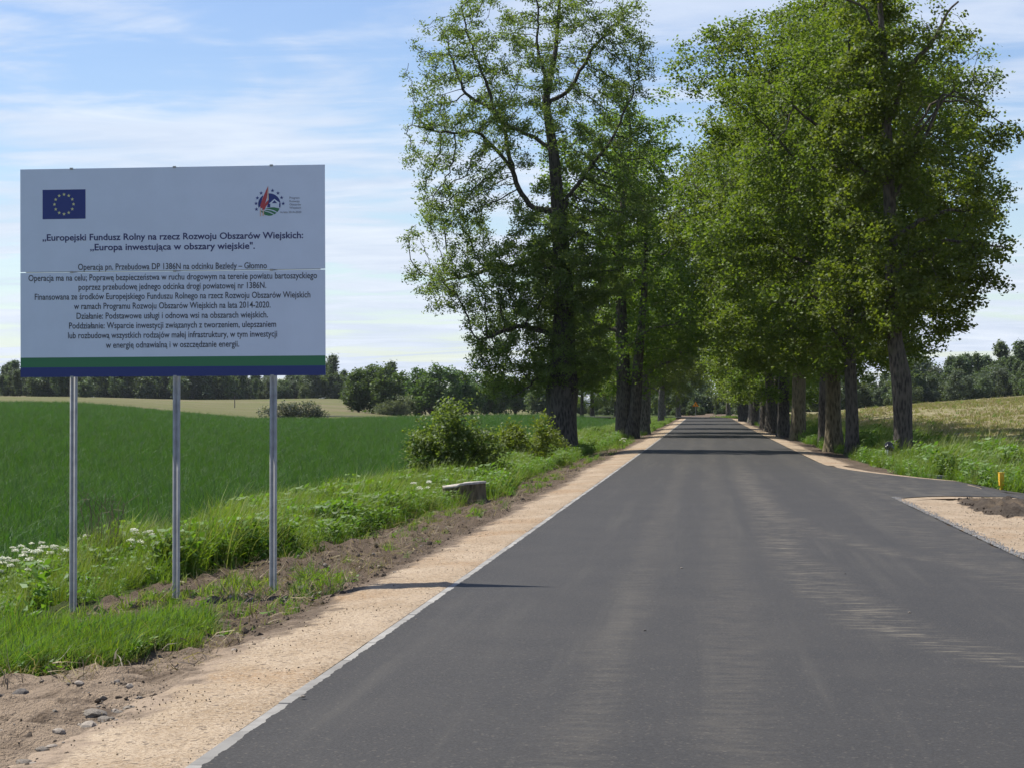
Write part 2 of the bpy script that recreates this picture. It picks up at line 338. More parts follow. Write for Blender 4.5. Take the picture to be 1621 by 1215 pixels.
def dirt_col(b, p, n, n2, n3):
    sep = b.n('ShaderNodeSeparateXYZ'); b.L(p, sep.inputs[0])
    sandy = b.math('MULTIPLY', b.rng(sep.outputs[1], 13.0, 16.0, 1.0, 0.12), b.rng(b.noise(p, 2.2, 5, 0.65), 0.30, 0.52))
    dirt = b.mix(b.rng(n, 0.32, 0.68), (0.070, 0.052, 0.037), (0.135, 0.102, 0.074)); dirt = b.mix(b.rng(n3, 0.54, 0.72, 0, 0.8), dirt, (0.19, 0.145, 0.105))
    dirt = b.mix(sandy, dirt, (0.285, 0.222, 0.162)); return b.mix(b.rng(n2, 0.55, 0.72, 0, 0.7), dirt, (0.042, 0.033, 0.025))
def shoulder_mat():
    b = NB('shoulder_gravel'); p = b.pos(); n = b.noise(p, 1.4, 5, 0.6, (1, 0.6, 1)); g = b.vor(p, 42, 'Color'); gs = b.n('ShaderNodeSeparateColor'); b.L(g, gs.inputs[0])
    g2 = b.vor(p, 95, 'Color'); gs2 = b.n('ShaderNodeSeparateColor'); b.L(g2, gs2.inputs[0]); big = b.noise(p, 0.45, 3, 0.5)
    col = b.mix(b.rng(n, 0.32, 0.7), (0.275, 0.204, 0.13), (0.37, 0.292, 0.205)); col = b.mix(b.rng(big, 0.5, 0.72), col, (0.27, 0.175, 0.092))
    col = b.mix(b.rng(gs.outputs[0], 0.0, 1.0, 0, 0.5), col, (0.43, 0.355, 0.27)); col = b.mix(b.math('MULTIPLY', b.math('GREATER_THAN', gs2.outputs[1], 0.86), 0.6), col, (0.13, 0.095, 0.062))
    col = b.mix(b.math('MULTIPLY', b.math('GREATER_THAN', gs.outputs[2], 0.95), 0.65), col, (0.08, 0.064, 0.05))
    m5 = b.noise(p, 5, 6, 0.7); edge = b.math('ADD', b.attr('margin'), b.math('MULTIPLY', b.math('SUBTRACT', b.noise(p, 2.4, 6, 0.7), 0.5), 0.85))
    col = b.mix(b.rng(edge, 0.56, 0.72), col, dirt_col(b, p, m5, b.noise(p, 26, 4, 0.7), b.noise(p, 1.3, 5, 0.6)))
    h = b.math('ADD', b.noise(p, 30, 4, 0.7), b.math('MULTIPLY', gs.outputs[0], 0.5))
    return b.principled(col, 0.97, 0, 0.15, b.bump(h, 0.9, 0.03))
M['gravel'] = shoulder_mat()
def soil_mat(name, c1, c2, c3):
    b = NB(name); p = b.pos(); n = b.noise(p, 5, 6, 0.7); n2 = b.noise(p, 26, 4, 0.7); n3 = b.noise(p, 1.1, 4, 0.55)
    col = b.mix(b.rng(n, 0.32, 0.68), c1, c2); col = b.mix(b.rng(n3, 0.5, 0.68), col, c3); col = b.mix(b.rng(n2, 0.58, 0.75, 0, 0.6), col, tuple(x * 0.45 for x in c1))
    return b.principled(col, 1.0, 0, 0.1, b.bump(b.math('ADD', n, n2), 0.9, 0.04))
M['mound'] = soil_mat('dark_soil', (0.05, 0.04, 0.032), (0.085, 0.07, 0.055), (0.11, 0.085, 0.06))

def ground_mat():
    b = NB('ground_soil'); p = b.pos()
    n = b.noise(p, 5, 6, 0.7); n2 = b.noise(p, 26, 4, 0.7); n3 = b.noise(p, 1.3, 5, 0.6); nf = b.noise(p, 0.06, 5, 0.6); nf2 = b.noise(p, 0.5, 5, 0.65, (1, 0.35, 1))
    dirt = dirt_col(b, p, n, n2, n3)
    turf = b.mix(b.rng(n, 0.3, 0.7), (0.035, 0.055, 0.014), (0.06, 0.075, 0.022))
    green = b.mix(b.rng(nf2, 0.35, 0.65), (0.028, 0.07, 0.013), (0.044, 0.098, 0.02)); green = b.mix(b.rng(nf, 0.45, 0.7, 0, 0.5), green, (0.04, 0.10, 0.025))
    fleck = b.noise(p, 1.6, 4, 0.7, (1, 0.3, 1))
    tan = b.mix(b.rng(nf2, 0.3, 0.7), (0.20, 0.175, 0.098), (0.26, 0.222, 0.135)); tan = b.mix(b.rng(nf, 0.45, 0.62, 0, 0.6), tan, (0.175, 0.175, 0.07)); tan = b.mix(b.rng(fleck, 0.5, 0.66, 0, 0.6), tan, (0.135, 0.145, 0.05))
    col = b.mix(b.rng(b.math('ADD', b.attr('turf'), b.math('MULTIPLY', b.math('SUBTRACT', n3, 0.5), 0.6)), 0.35, 0.65), dirt, turf)
    sx = b.n('ShaderNodeSeparateXYZ'); b.L(p, sx.inputs[0])
    meadow = b.mix(b.rng(nf, 0.35, 0.65), (0.118, 0.112, 0.055), (0.105, 0.118, 0.042)); meadow = b.mix(b.rng(b.noise(p, 0.02, 4, 0.6), 0.45, 0.65), meadow, (0.15, 0.132, 0.075))
    tan = b.mix(b.math('LESS_THAN', sx.outputs[0], 0.0), tan, meadow)      # two different fields
    col = b.mix(b.rng(b.attr('green'), 0.4, 0.6), col, green); col = b.mix(b.rng(b.attr('tan'), 0.4, 0.6), col, tan)
    return b.principled(col, 1.0, 0, 0.1, b.bump(b.math('ADD', b.math('ADD', n, n2), b.math('MULTIPLY', b.noise(p, 60, 3, 0.7), 0.5)), 1.0, 0.06))
M['ground'] = ground_mat()

# ------------------------------------------------------------------ the lie of the land
ROAD_L, ROAD_R, BEND_Y, BEND_R = -2.24, 3.42, 262.0, 70.0
ROAD_C = (ROAD_L + ROAD_R) / 2
def road_z(Y):
    return 0.9 * (np.clip(Y, 0, 285) / 265.0) ** 1.4
T_U = np.array([-400, 0, 100, 200, 300, 400, 520, 640, 790, 880, 975, 1115, 1290, 1440, 1621, 1900], float)
_z300 = np.array([3.3, 3.15, 3.06, 2.33, 1.42, .69, .69, .96, 1.15, 1.2, 1.1, 1.0, 1.7, 2.9, 4.1, 5.8])
_z450 = np.array([5.4, 5.1, 4.9, 4.2, 3.1, 2.7, 3.0, 0.9, 1.1, 1.4, 1.5, 1.5, 1.8, 3.5, 5.3, 8.0])
_z650 = np.array([7.4, 7.1, 6.8, 6.2, 5.75, 5.95, 6.3, 4.2, 2.7, 2.6, 2.5, 2.4, 2.1, 4.3, 6.9, 11.])
_z1600 = _z650 * 1.5 + 0.5
_right = T_U >= 1200
def _row(s, sr):
    lo = np.where(_right, 0.3, -0.55)
    return lo + (_z300 - lo) * np.where(_right, sr, s)
T_Y = np.array([0, 60, 100, 150, 220, 300, 450, 650, 1600], float)
T_Z = np.stack([_row(0, 0), _row(0, 0.0), _row(.12, 0.12), _row(.33, .35), _row(.65, .7), _z300, _z450, _z650, _z1600])
def table(X, Y):
    Yc = np.clip(Y, 1.0, 1600); u = np.clip(VP_X + F_PX * X / np.maximum(Yc, 60), -400, 1900)
    rows = np.stack([np.interp(u, T_U, r) for r in T_Z], 0)
    k = np.clip(np.searchsorted(T_Y, Yc, side='right') - 1, 0, len(T_Y) - 2); t = (Yc - T_Y[k]) / (T_Y[k + 1] - T_Y[k]); t = 0.5 * t + 0.5 * t * t * (3 - 2 * t)
    a = np.take_along_axis(rows, k[None, ...], 0)[0]; c = np.take_along_axis(rows, (k + 1)[None, ...], 0)[0]
    return a + (c - a) * t
CR_X = np.array([-40, -12, -8.5, -7, -6, -5, -4.1, -3.5, -3.1, -2.4, 0, 3.3, 4.2, 5.0, 5.8, 6.8, 7.8, 9, 10.5, 14, 40], float)
CR_Z = np.array([-.55, -.55, -.55, -.45, -.33, -.26, -.165, -.10, -.05, -.015, -.06, -.02, -.05, -.10, -.10, -.33, -.28, 0.02, .22, .3, .3])
def cross(X): return np.interp(X, CR_X, CR_Z)
def bend_dist(X, Y):
    """distance from the centre line of the road"""
    d = np.abs(X - ROAD_C); cx = ROAD_C - BEND_R
    r = np.hypot(X - cx, Y - BEND_Y); ang = np.arctan2(Y - BEND_Y, X - cx)
    return np.where((Y > BEND_Y), np.where(ang < 1.75, np.abs(r - BEND_R), 99), d)
def terrain(X, Y, rough=True):
    X = np.asarray(X, float); Y = np.asarray(Y, float)
    near = cross(X) + road_z(Y); far = table(X, Y)
    w = np.maximum(sstep(8, 22, np.abs(X)), sstep(262, 330, Y)); z = near * (1 - w) + far * w
    if rough:
        out = sstep(-3.1, -3.5, X) * sstep(-8.8, -7.5, X) + sstep(4.2, 4.8, X) * sstep(9, 8, X)
        z = z + out * (0.07 * fbm(X * 1.3, Y * 1.3, 3) + 0.11 * fbm(X * 5, Y * 5, 5) * (Y < 60)) + 0.012 * fbm(X * 4, Y * 4, 2) * (np.abs(X - ROAD_C) > 3) * (Y < 40)
        z = z + 0.12 * fbm(X * 0.07, Y * 0.04, 2) * sstep(15, 40, np.abs(X))
    inr = np.abs(X - ROAD_C) < 2.75
    return np.where(inr & (Y < BEND_Y + 5), np.minimum(z, road_z(Y) - 0.07), z)
def tz(x, y): return float(terrain(np.array([x]), np.array([y]))[0])
def ground_pt(px, py, y_lo=8.0, y_hi=700.0):
    """where the line of sight through a pixel meets the ground"""
    Ys = np.geomspace(y_lo, y_hi, 3000); a = at(px, py, 1.0); b = at(px, py, 2.0); d = b - a; o = a - d
    Xs = o.x + d.x * Ys; Zs = o.z + d.z * Ys
    k = np.argmax(Zs <= terrain(Xs, Ys)); return Vector((Xs[k], Ys[k], float(terrain(Xs[k:k + 1], Ys[k:k + 1])[0])))

def field_edge_y(X, Y):
    u = VP_X + F_PX * X / np.maximum(Y, 1); return 300 + 8 * fbm(u * 0.012, u * 0 + 3.0, 3)
def build_ground():
    xs = np.unique(np.concatenate([-np.geomspace(9.2, 1500, 60)[::-1], np.arange(-9, -2.2, 0.07), np.linspace(-2.2, 3.3, 8), np.arange(3.4, 11, 0.14), np.geomspace(11.2, 1500, 55)]))
    ys = np.concatenate([np.linspace(-120, 7.5, 18), np.geomspace(8, 34, 250), np.geomspace(34.6, 120, 130), np.geomspace(121.5, 2600, 130)])
    X, Y = np.meshgrid(xs, ys); Z = terrain(X, Y)
    o = np_obj('ground', np.stack([X, Y, Z], -1).reshape(-1, 3), grid_faces(len(ys), len(xs)), M['ground'], smooth=True)
    e = 0.45 * fbm(X * 0.8, Y * 0.5, 3)
    turf = np.where(X < 0, sstep(-4.6, -5.4, X + e + 0.35), sstep(4.8, 5.4, X + e)); turf = np.maximum(turf, sstep(60, 110, Y) * (np.abs(X - ROAD_C) > 4.6))
    turf = np.where((Y < 25) & (X > -6.0 + 0.3 * (Y > 23)), 0, turf)
    fe = field_edge_y(X, Y)
    green = ((X < -8.4 + e * 0.6) & (Y < fe)).astype(float) * sstep(262 + 40, 262, Y * (bend_dist(X, Y) < 9))
    tan = np.where(X > 0, (X > np.where(Y > 55, 8.4, 9.2) + e * .5) * 1.0, ((Y >= fe) & (VP_X + F_PX * X / np.maximum(Y, 1) < 905)) * 1.0)
    for nme, arr in (('turf', turf), ('green', green), ('tan', tan)):
        a = o.data.attributes.new(nme, 'FLOAT', 'POINT'); a.data.foreach_set('value', np.asarray(arr, np.float32).ravel())
    tag(o, 'rolling farmland ground under the fields and verges', 'ground', kind='structure')
build_ground()

def centre_line(s):
    """centre point and left-to-right unit vector at distance s along the road"""
    if s <= BEND_Y: return (ROAD_C, s), (1.0, 0.0)
    a = (s - BEND_Y) / BEND_R; cx = ROAD_C - BEND_R
    return (cx + BEND_R * math.cos(a), BEND_Y + BEND_R * math.sin(a)), (math.cos(a), math.sin(a))
def build_road():
    ss = np.concatenate([np.linspace(-100, 8, 12), np.geomspace(8.3, 30, 640), np.geomspace(30.2, 120, 220), np.linspace(121, BEND_Y, 50), np.linspace(BEND_Y + 3, BEND_Y + 110, 45)])
    ts = np.concatenate([[-2.84, -2.78], np.linspace(-2.6, 2.6, 13), [2.76, 2.83]]); V = []
    rag = 0.015 * np.clip(fbm(ss * 13.0, ss * 0 + 1.0, 5) + 0.12, -0.3, 1) * (1 + 1.2 * np.clip(fbm(ss * 0.9, ss * 0 + 4.0, 2), 0, 1)); rag_r = 0.07 * fbm(ss * 2.2, ss * 0 + 9.0, 5)
    for q, s in enumerate(ss):
        (cx, cy), (rx, ry) = centre_line(s)
        for k, t in enumerate(ts):
            tt = t - rag[q] if k == 0 else (t + rag_r[q] if k == len(ts) - 1 else t)
            x, y = cx + rx * tt, cy + ry * tt
            z = float(road_z(y)) + 0.015 * (1 - (tt / 2.83) ** 2) + (0.006 if k == 0 else 0)
            if s > BEND_Y: z = max(z, tz(x, y) + 0.1) * sstep(0, 15, s - BEND_Y) + z * (1 - sstep(0, 15, s - BEND_Y))
            V.append((x, y, z - (0.012 if (k == len(ts) - 1 and not 36 < s < 64) else 0)))
    o = np_obj('road', V, grid_faces(len(ss), len(ts)), M['asphalt'], smooth=True)
    tag(o, 'freshly laid dark asphalt road running to the trees', 'road', kind='structure')
build_road()

def strip(name, x_in, outer, y0, y1, ny, label, lift=0.02, ncol=20, mat='gravel', lump=0.012):
    ys = np.geomspace(y0, y1, ny) if y0 > 0 else np.linspace(y0, y1, ny); V = []
    for y in ys:
        xo = outer(y)
        for k in range(ncol):
            t = k / (ncol - 1); x = x_in + (xo - x_in) * t
            V.append((x, y, 0.0, t))
    V = np.array(V); z = terrain(V[:, 0], V[:, 1]); base = np.where(V[:, 3] < 0.02, road_z(V[:, 1]) - 0.004, z + lift * (1 - V[:, 3] ** 3) - 0.05 * V[:, 3] ** 8)
    base = base + lump * fbm(V[:, 0] * 5, V[:, 1] * 5, 3) * (V[:, 3] > 0.05)
    V[:, 2] = base
    f = grid_faces(ny, ncol)
    if outer(ys[0]) < x_in: f = f[:, ::-1]
    o = np_obj(name, V[:, :3], f, M[mat], smooth=True); a = o.data.attributes.new('margin', 'FLOAT', 'POINT'); a.data.foreach_set('value', V[:, 3].astype(np.float32)); tag(o, label, 'gravel', kind='structure'); return o
def sf(a, b, y, s=1.0): return float(fbm(np.array([y * a]), np.array([b]), 4)[0]) * s
def left_outer(y):
    w = 1.16 + sf(0.5, 2.0, y, 0.2) + sf(0.12, 6.0, y, 0.2)
    return -2.33 - w
strip('gravel_shoulder', -2.33, left_outer, 8.0, 262.0, 460, 'sandy gravel shoulder between the kerb and the soil strip on the left')
strip('gravel_shoulder', 3.425, lambda y: 4.55 + sf(0.4, 12.0, y, 0.2) + sf(0.1, 4.0, y, 0.2), 60.0, 262.0, 160, 'sandy gravel shoulder on the right beyond the driveway mouth')
strip('gravel_shoulder', 3.425, lambda y: 4.9 + 0.9 * float(sstep(26, 34, y)) + sf(0.8, 22.0, y, 0.3), 8.0, 38.4, 220, 'sandy gravel corner on the right before the driveway', ncol=22)

def poly_sheet(name, near, far, n, mat, lift, label, m=10):
    near = np.array(near, float); far = np.array(far, float)
    def res(p):
        s = np.concatenate([[0], np.cumsum(np.hypot(*np.diff(p, axis=0).T))]); t = np.linspace(0, s[-1], n); return np.stack([np.interp(t, s, p[:, 0]), np.interp(t, s, p[:, 1])], -1)
    a, b = res(near), res(far); V = []
    for i in range(n):
        for k in range(m):
            q = a[i] + (b[i] - a[i]) * k / (m - 1); V.append((q[0], q[1], 0))
    V = np.array(V); zt = terrain(V[:, 0], V[:, 1], False)
    w = sstep(3.4, 6.0, V[:, 0]); V[:, 2] = (road_z(V[:, 1]) - 0.016) * (1 - w) + (np.maximum(zt, -0.16) + 0.05) * w + lift
    o = np_obj(name, V, grid_faces(n, m), M[mat], smooth=True); tag(o, label, 'driveway' if mat == 'asphalt' else 'gravel', kind='structure'); return o
DW_NEAR = [(3.36, 37.8), (3.62, 38.4), (4.2, 39.1), (5.0, 39.6), (6.3, 40.0), (9, 40.2), (30, 40.2)]
DW_FAR = [(3.36, 62), (3.75, 55), (4.25, 50.5), (5.1, 46.9), (6.4, 44.3), (9, 43.4), (30, 43.2)]
poly_sheet('driveway_shoulder', [(x, y - 0.9) for x, y in DW_NEAR], [(x + 0.35, y + 0.9) for x, y in DW_FAR], 60, 'gravel', 0.0, 'sandy margin around the asphalt field driveway on the right')
poly_sheet('driveway', DW_NEAR, DW_FAR, 60, 'asphalt', 0.012, 'asphalt field driveway branching off the road to the right')

# kerb: 1 m concrete edging blocks set flush with the asphalt
def build_kerb():
    root = empty('kerb', (-2.285, 0, 0)); tag(root, 'narrow pale concrete edging kerb along the left side of the road', 'kerb', kind='structure')
    ms = []
    for k in range(3):
        bm = box_bm(-0.045, 0.045, 0, 0.986, -0.25, 0.0, 0.006); me = bpy.data.meshes.new('kerb_block'); bm.to_mesh(me); bm.free(); me.materials.append(M['kerb']); ms.append(me)
    for k in range(118):
        y = 4.27 + k; o = bpy.data.objects.new('kerb_block', ms[k % 3]); link(o, root)
        o.location = (random.uniform(-0.004, 0.004), y, float(road_z(y)) + random.uniform(-0.006, 0.002)); o.rotation_euler = (0.0023 * (y / 100) ** 0.4, 0, random.uniform(-0.003, 0.003))
    V = []; ys = np.linspace(122.3, 262, 60)
    for y in ys:
        z = float(road_z(y)); V += [(-0.043, y, z - 0.2), (-0.043, y, z + 0.008), (0.043, y, z + 0.008), (0.043, y, z - 0.2)]
    o = np_obj('far_kerb_run', V, grid_faces(60, 4), M['kerb'], root); o['kind'] = 'stuff'
build_kerb()

# dark soil heap on the gravel corner, right
def build_mound():
    nx, ny = 70, 50; xs = np.linspace(4.15, 8.5, nx); ys = np.linspace(32.5, 38.9, ny); X, Y = np.meshgrid(xs, ys)
    e = fbm(X * 1.5, Y * 1.5, 3) * 0.5
    h = sstep(4.25, 4.9, X + e) * sstep(32.8, 34.2, Y + e) * sstep(38.9, 37.6, Y - e * 0.5) * sstep(8.5, 7.6, X)
    Z = terrain(X, Y) - 0.03 + h * (0.14 + 0.10 * fbm(X * 2.2, Y * 2.2, 3) + 0.10 * fbm(X * 7, Y * 7, 3))
    o = np_obj('soil_heap', np.stack([X, Y, Z], -1).reshape(-1, 3), grid_faces(ny, nx), M['mound'], smooth=True)
    tag(o, 'low heap of dark dug soil on the gravel corner by the driveway', 'soil heap')
build_mound()

# ------------------------------------------------------------------ information board
BY = 19.8
def build_board():
    pl, pr = at(32.6, 597.0, BY), at(515.5, 593.7, BY)
    ux = (pr - pl).normalized(); uz = Vector((-ux.z, 0, ux.x)); W = (pr - pl).length
    mid = at(278.7, 962, BY); root = empty('information_board', (mid.x, BY, tz(mid.x, BY)))
    tag(root, 'large white roadside information board with Polish text on three galvanised posts', 'information board')
    rl = Vector(root.location)
    ang = math.atan2(ux.z, ux.x)
    def loc2(px, py):
        p = at(px, py, BY) - pl; return p.dot(ux), p.dot(uz)
    H = loc2(32.6, 268.0)[1]; H2 = loc2(515.5, 261.3)[1]; Ht = (H + H2) / 2
    seam = (loc2(33, 431.9)[1] + loc2(515, 426.2)[1]) / 2
    def place(o):           # local board frame: x along board, z up, y away from the viewer
        o.location = pl - rl; o.rotation_euler = (0, -ang, 0)
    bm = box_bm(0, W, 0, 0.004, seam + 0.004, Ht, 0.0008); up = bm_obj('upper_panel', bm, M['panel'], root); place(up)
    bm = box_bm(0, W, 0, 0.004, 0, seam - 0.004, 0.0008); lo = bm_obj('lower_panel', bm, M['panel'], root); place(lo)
    lo.rotation_euler = (0.0015, -ang, 0)
    def flat(name, pts, mat, parent, y):
        me = bpy.data.meshes.new(name); me.from_pydata([(p[0], y, p[1]) for p in pts], [], [list(range(len(pts)))]); me.update(); me.materials.append(M[mat])
        o = link(bpy.data.objects.new(name, me), parent); return o
    def fl_px(name, pp, mat, parent, y): return flat(name, [loc2(*q) for q in pp], mat, parent, y)
    # stripes at the foot
    g0 = loc2(33, 566.0)[1]; g0 = (g0 + loc2(515, 563)[1]) / 2; g1 = (loc2(33, 581.3)[1] + loc2(515, 578.8)[1]) / 2
    flat('green_stripe', [(0.0, g1), (W, g1), (W, g0), (0.0, g0)], 'print_green', lo, -0.0012)
    flat('blue_stripe', [(0.0, 0.0), (W, 0.0), (W, g1), (0.0, g1)], 'print_blue', lo, -0.0012)
    # flag with twelve stars
    a, c = loc2(67.4, 301.0), loc2(135.5, 347.3); fx0, fx1, fz1, fz0 = a[0], c[0], a[1], c[1] + 0.005
    flat('flag', [(fx0, fz0), (fx1, fz0), (fx1, fz1), (fx0, fz1)], 'print_flag', up, -0.0012)
    def star_pts(cx, cz, r):
        return [(cx + (r if k % 2 == 0 else r * 0.40) * math.sin(k * math.pi / 5), cz + (r if k % 2 == 0 else r * 0.40) * math.cos(k * math.pi / 5)) for k in range(10)]
    def star(cx, cz, r, mat, y=-0.0024):
        p = star_pts(cx, cz, r); me = bpy.data.meshes.new('star'); me.from_pydata([(cx, y, cz)] + [(q[0], y, q[1]) for q in p], [], [(0, 1 + k, 1 + (k + 1) % 10) for k in range(10)]); me.update(); me.materials.append(M[mat])
        link(bpy.data.objects.new('star', me), up)
    fh = fz1 - fz0; cx, cz = (fx0 + fx1) / 2, (fz0 + fz1) / 2
    for k in range(12): star(cx + math.sin(k * math.pi / 6) * fh / 3, cz + math.cos(k * math.pi / 6) * fh / 3, fh / 16, 'print_star')
    # rural programme emblem: blue disc with house, green field stripes, red grain ear, ring of stars
    S = 120.0 / 1621.0
    def e(x, y): return loc2(390 + x * S, 285 + y * S - 0.002 * 0)
    def E(name, pts, mat, y): return flat(name, [e(*q) for q in pts], mat, up, y)
    def arc(cx, cy, r, a0, a1, n=24): return [(cx + r * math.cos(math.radians(a0 + (a1 - a0) * k / n)), cy - r * math.sin(math.radians(a0 + (a1 - a0) * k / n))) for k in range(n + 1)]
    C = (492, 530); R = 240
    E('emblem_sky', [(470, 292)] + arc(C[0], C[1], R, 94, -16) + [(700, 590), (445, 590), (470, 440)], 'print_flag', -0.0012)
    E('emblem_sky', arc(C[0], C[1], R, 125, 198, 14) + [(300, 560), (330, 440), (360, 345)], 'print_flag', -0.0012)
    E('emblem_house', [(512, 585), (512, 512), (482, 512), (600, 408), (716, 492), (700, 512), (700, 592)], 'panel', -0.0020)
    E('emblem_gable', [(548, 500), (602, 437), (662, 500)], 'print_flag', -0.0028)
    E('emblem_field', [(400, 620), (480, 600), (590, 588), (708, 612), (700, 640), (664, 690), (590, 650), (500, 628)], 'print_green', -0.0020)
    E('emblem_field', [(380, 655), (440, 645), (540, 658), (650, 705), (605, 738), (520, 690), (440, 668)], 'print_green', -0.0020)
    E('emblem_field', [(300, 655), (400, 675), (500, 705), (582, 745), (540, 764), (480, 770), (400, 752), (340, 710)], 'print_green', -0.0020)
    E('grain_ear', [(468, 130), (452, 260), (440, 380), (405, 500), (345, 610), (300, 600), (300, 540), (360, 370), (420, 230)], 'print_red', -0.0034)
    E('grain_ear', [(478, 430), (470, 510), (420, 570), (390, 640), (335, 640), (370, 560), (430, 470)], 'print_red', -0.0040)
    E('grain_awn', [(470, 140), (480, 430), (462, 440), (452, 290)], 'print_peach', -0.0034)
    E('grain_awn', [(292, 600), (312, 600), (310, 780), (290, 780)], 'print_peach', -0.0034)
    E('grain_awn', [(350, 630), (372, 620), (378, 770), (345, 775)], 'print_peach', -0.0034)
    for sx, sy in ((316, 285), (236, 388), (208, 506), (216, 630), (560, 230), (677, 286), (754, 382), (788, 508)):
        q = e(sx, sy); star(q[0], q[1], 0.0202, 'print_flag', -0.0016)
    # lettering
    def text(s, x0, x1, b0, b1, mat, parent, bold, cap):
        plain = {'\u0105': 'a', '\u0119': 'e', '\u0144': 'n', '\u015b': 's'}; base = ''.join(plain.get(c, c) for c in s)
        def shape(body):
            cu = bpy.data.curves.new('lettering', 'FONT'); cu.body = body; cu.size = 1.0; cu.resolution_u = 3; cu.offset = bold; cu.fill_mode = 'FRONT'
            to = bpy.data.objects.new('lettering', cu); COL.objects.link(to); dg = bpy.context.evaluated_depsgraph_get(); dg.update()
            me = bpy.data.meshes.new_from_object(to.evaluated_get(dg)); COL.objects.unlink(to); bpy.data.objects.remove(to); bpy.data.curves.remove(cu)
            me.calc_loop_triangles(); co = np.empty(len(me.vertices) * 3, np.float32); me.vertices.foreach_get('co', co); tr = np.array([t.vertices for t in me.loop_triangles]); bpy.data.meshes.remove(me)
            return co.reshape(-1, 3), tr
        co, tri = shape(base)
        for k, ch in enumerate(s):          # Polish tails and acutes
            if ch not in plain: continue
            xr = shape(base[:k + 1])[0][:, 0].max(); n0 = len(co)
            q = [(-.02, .01), (-.12, -.10), (-.10, -.19), (.02, -.20), (.02, -.15), (-.05, -.14), (-.05, -.09), (.04, .01)] if ch in '\u0105\u0119' else [(-.24, .52), (-.12, .69), (-.02, .69), (-.17, .52)]
            co = np.vstack([co, np.array([(xr + a, b, 0) for a, b in q], np.float32)]); tri = np.vstack([tri, [(n0, n0 + m, n0 + m + 1) for m in range(1, len(q) - 1)]] if len(q) == 4 else [tri, [(n0, n0 + 1, n0 + 6), (n0, n0 + 6, n0 + 7), (n0 + 1, n0 + 2, n0 + 6), (n0 + 2, n0 + 5, n0 + 6), (n0 + 2, n0 + 3, n0 + 5), (n0 + 3, n0 + 4, n0 + 5)]])
        n = len(co)
        A, B = loc2(x0, b0), loc2(x1, b1); mn, mx = co[:, 0].min(), co[:, 0].max(); t = (co[:, 0] - mn) / (mx - mn)
        out = np.stack([A[0] + (B[0] - A[0]) * t, np.full(n, -0.0022), A[1] + (B[1] - A[1]) * t + co[:, 1] * cap], -1).astype(np.float32)
        np_obj('lettering', out, tri, M[mat], parent)['kind'] = 'stuff'
    ppm = F_PX / BY
    cb = 9.8 / ppm / 0.66; cn = 9.4 / ppm / 0.66
    text('\u201eEuropejski Fundusz Rolny na rzecz Rozwoju Obszar\u00f3w Wiejskich:', 67.4, 480, 381.4, 377.2, 'print_navy', up, 0.018, cb)
    text('\u201eEuropa inwestuj\u0105ca w obszary wiejskie".', 142.8, 403.6, 396.6, 394.0, 'print_navy', up, 0.018, cb)
    text('Operacja pn. Przebudowa DP 1386N na odcinku Bezledy \u2013 G\u0142omno', 123.6, 422.6, 427.6, 425.0, 'print_black', up, 0.011, cn)
    for s, x0, x1, b0, b1 in (
        ('Operacja ma na celu; Popraw\u0119 bezpiecze\u0144stwa w ruchu drogowym na terenie powiatu bartoszyckiego', 45.2, 502, 445.2, 440.6),
        ('poprzez przebudow\u0119 jednego odcinka drogi powiatowej nr 1386N.', 124.5, 421.5, 459.2, 456.2),
        ('Finansowana ze \u015brodk\u00f3w Europejskiego Funduszu Rolnego na rzecz Rozwoju Obszar\u00f3w Wiejskich', 55.2, 491.4, 474.9, 471.0),
        ('w ramach Programu Rozwoju Obszar\u00f3w Wiejskich na lata 2014-2020.', 117.2, 428.4, 489.6, 487.0),
        ('Dzia\u0142anie: Podstawowe us\u0142ugi i odnowa wsi na obszarach wiejskich.', 121.3, 424.3, 505.0, 502.6),
        ('Poddzia\u0142anie: Wsparcie inwestycji zwi\u0105zanych z tworzeniem, ulepszaniem', 109.4, 437.2, 520.4, 517.6),
        ('lub rozbudow\u0105 wszystkich rodzaj\u00f3w ma\u0142ej infrastruktury, w tym inwestycji', 107.8, 438.8, 535.8, 533.0),
        ('w energi\u0119 odnawialn\u0105 i w oszcz\u0119dzanie energii.', 167.6, 378.7, 550.8, 548.8)):
        text(s, x0, x1, b0, b1, 'print_black', lo, 0.011, cn)
    c5 = 3.2 / ppm / 0.66
    for s, x0, x1, b in (('Program', 458.2, 474.2, 315.0), ('Rozwoju', 458.2, 474.4, 320.4), ('Obszar\u00f3w', 458.2, 476.8, 325.6), ('Wiejskich', 458.2, 476.6, 330.8), ('na lata 2014-2020', 443.4, 477, 337.6)):
        text(s, x0, x1, b, b, 'print_grey', up, 0.008, c5)
    # posts: folded sigma-profile steel, standing behind the panels
    for px, by in ((115.6, 966), (278.7, 962), (432.2, 945)):
        b = at(px, by, BY + 0.06); gx = b.x; gz = tz(gx, BY + 0.06); top = pl.z + Ht + 0.006 + (gx - pl.x) * math.tan(ang)
        prof = [(-0.033, -0.022), (-0.012, -0.022), (-0.008, -0.006), (0.008, -0.006), (0.012, -0.022), (0.033, -0.022), (0.033, 0.022), (-0.033, 0.022)]
        bm = bmesh.new(); lo_v = [bm.verts.new((q[0], q[1], -0.6)) for q in prof]; hi_v = [bm.verts.new((q[0], q[1], top - gz)) for q in prof]
        for k in range(8): bm.faces.new((lo_v[k], lo_v[(k + 1) % 8], hi_v[(k + 1) % 8], hi_v[k]))
        bm.faces.new(hi_v); bmesh.ops.recalc_face_normals(bm, faces=bm.faces)
        bmesh.ops.bevel(bm, geom=[e_ for e_ in bm.edges if abs(e_.verts[0].co.z - e_.verts[1].co.z) > 1], offset=0.004, segments=2, affect='EDGES')
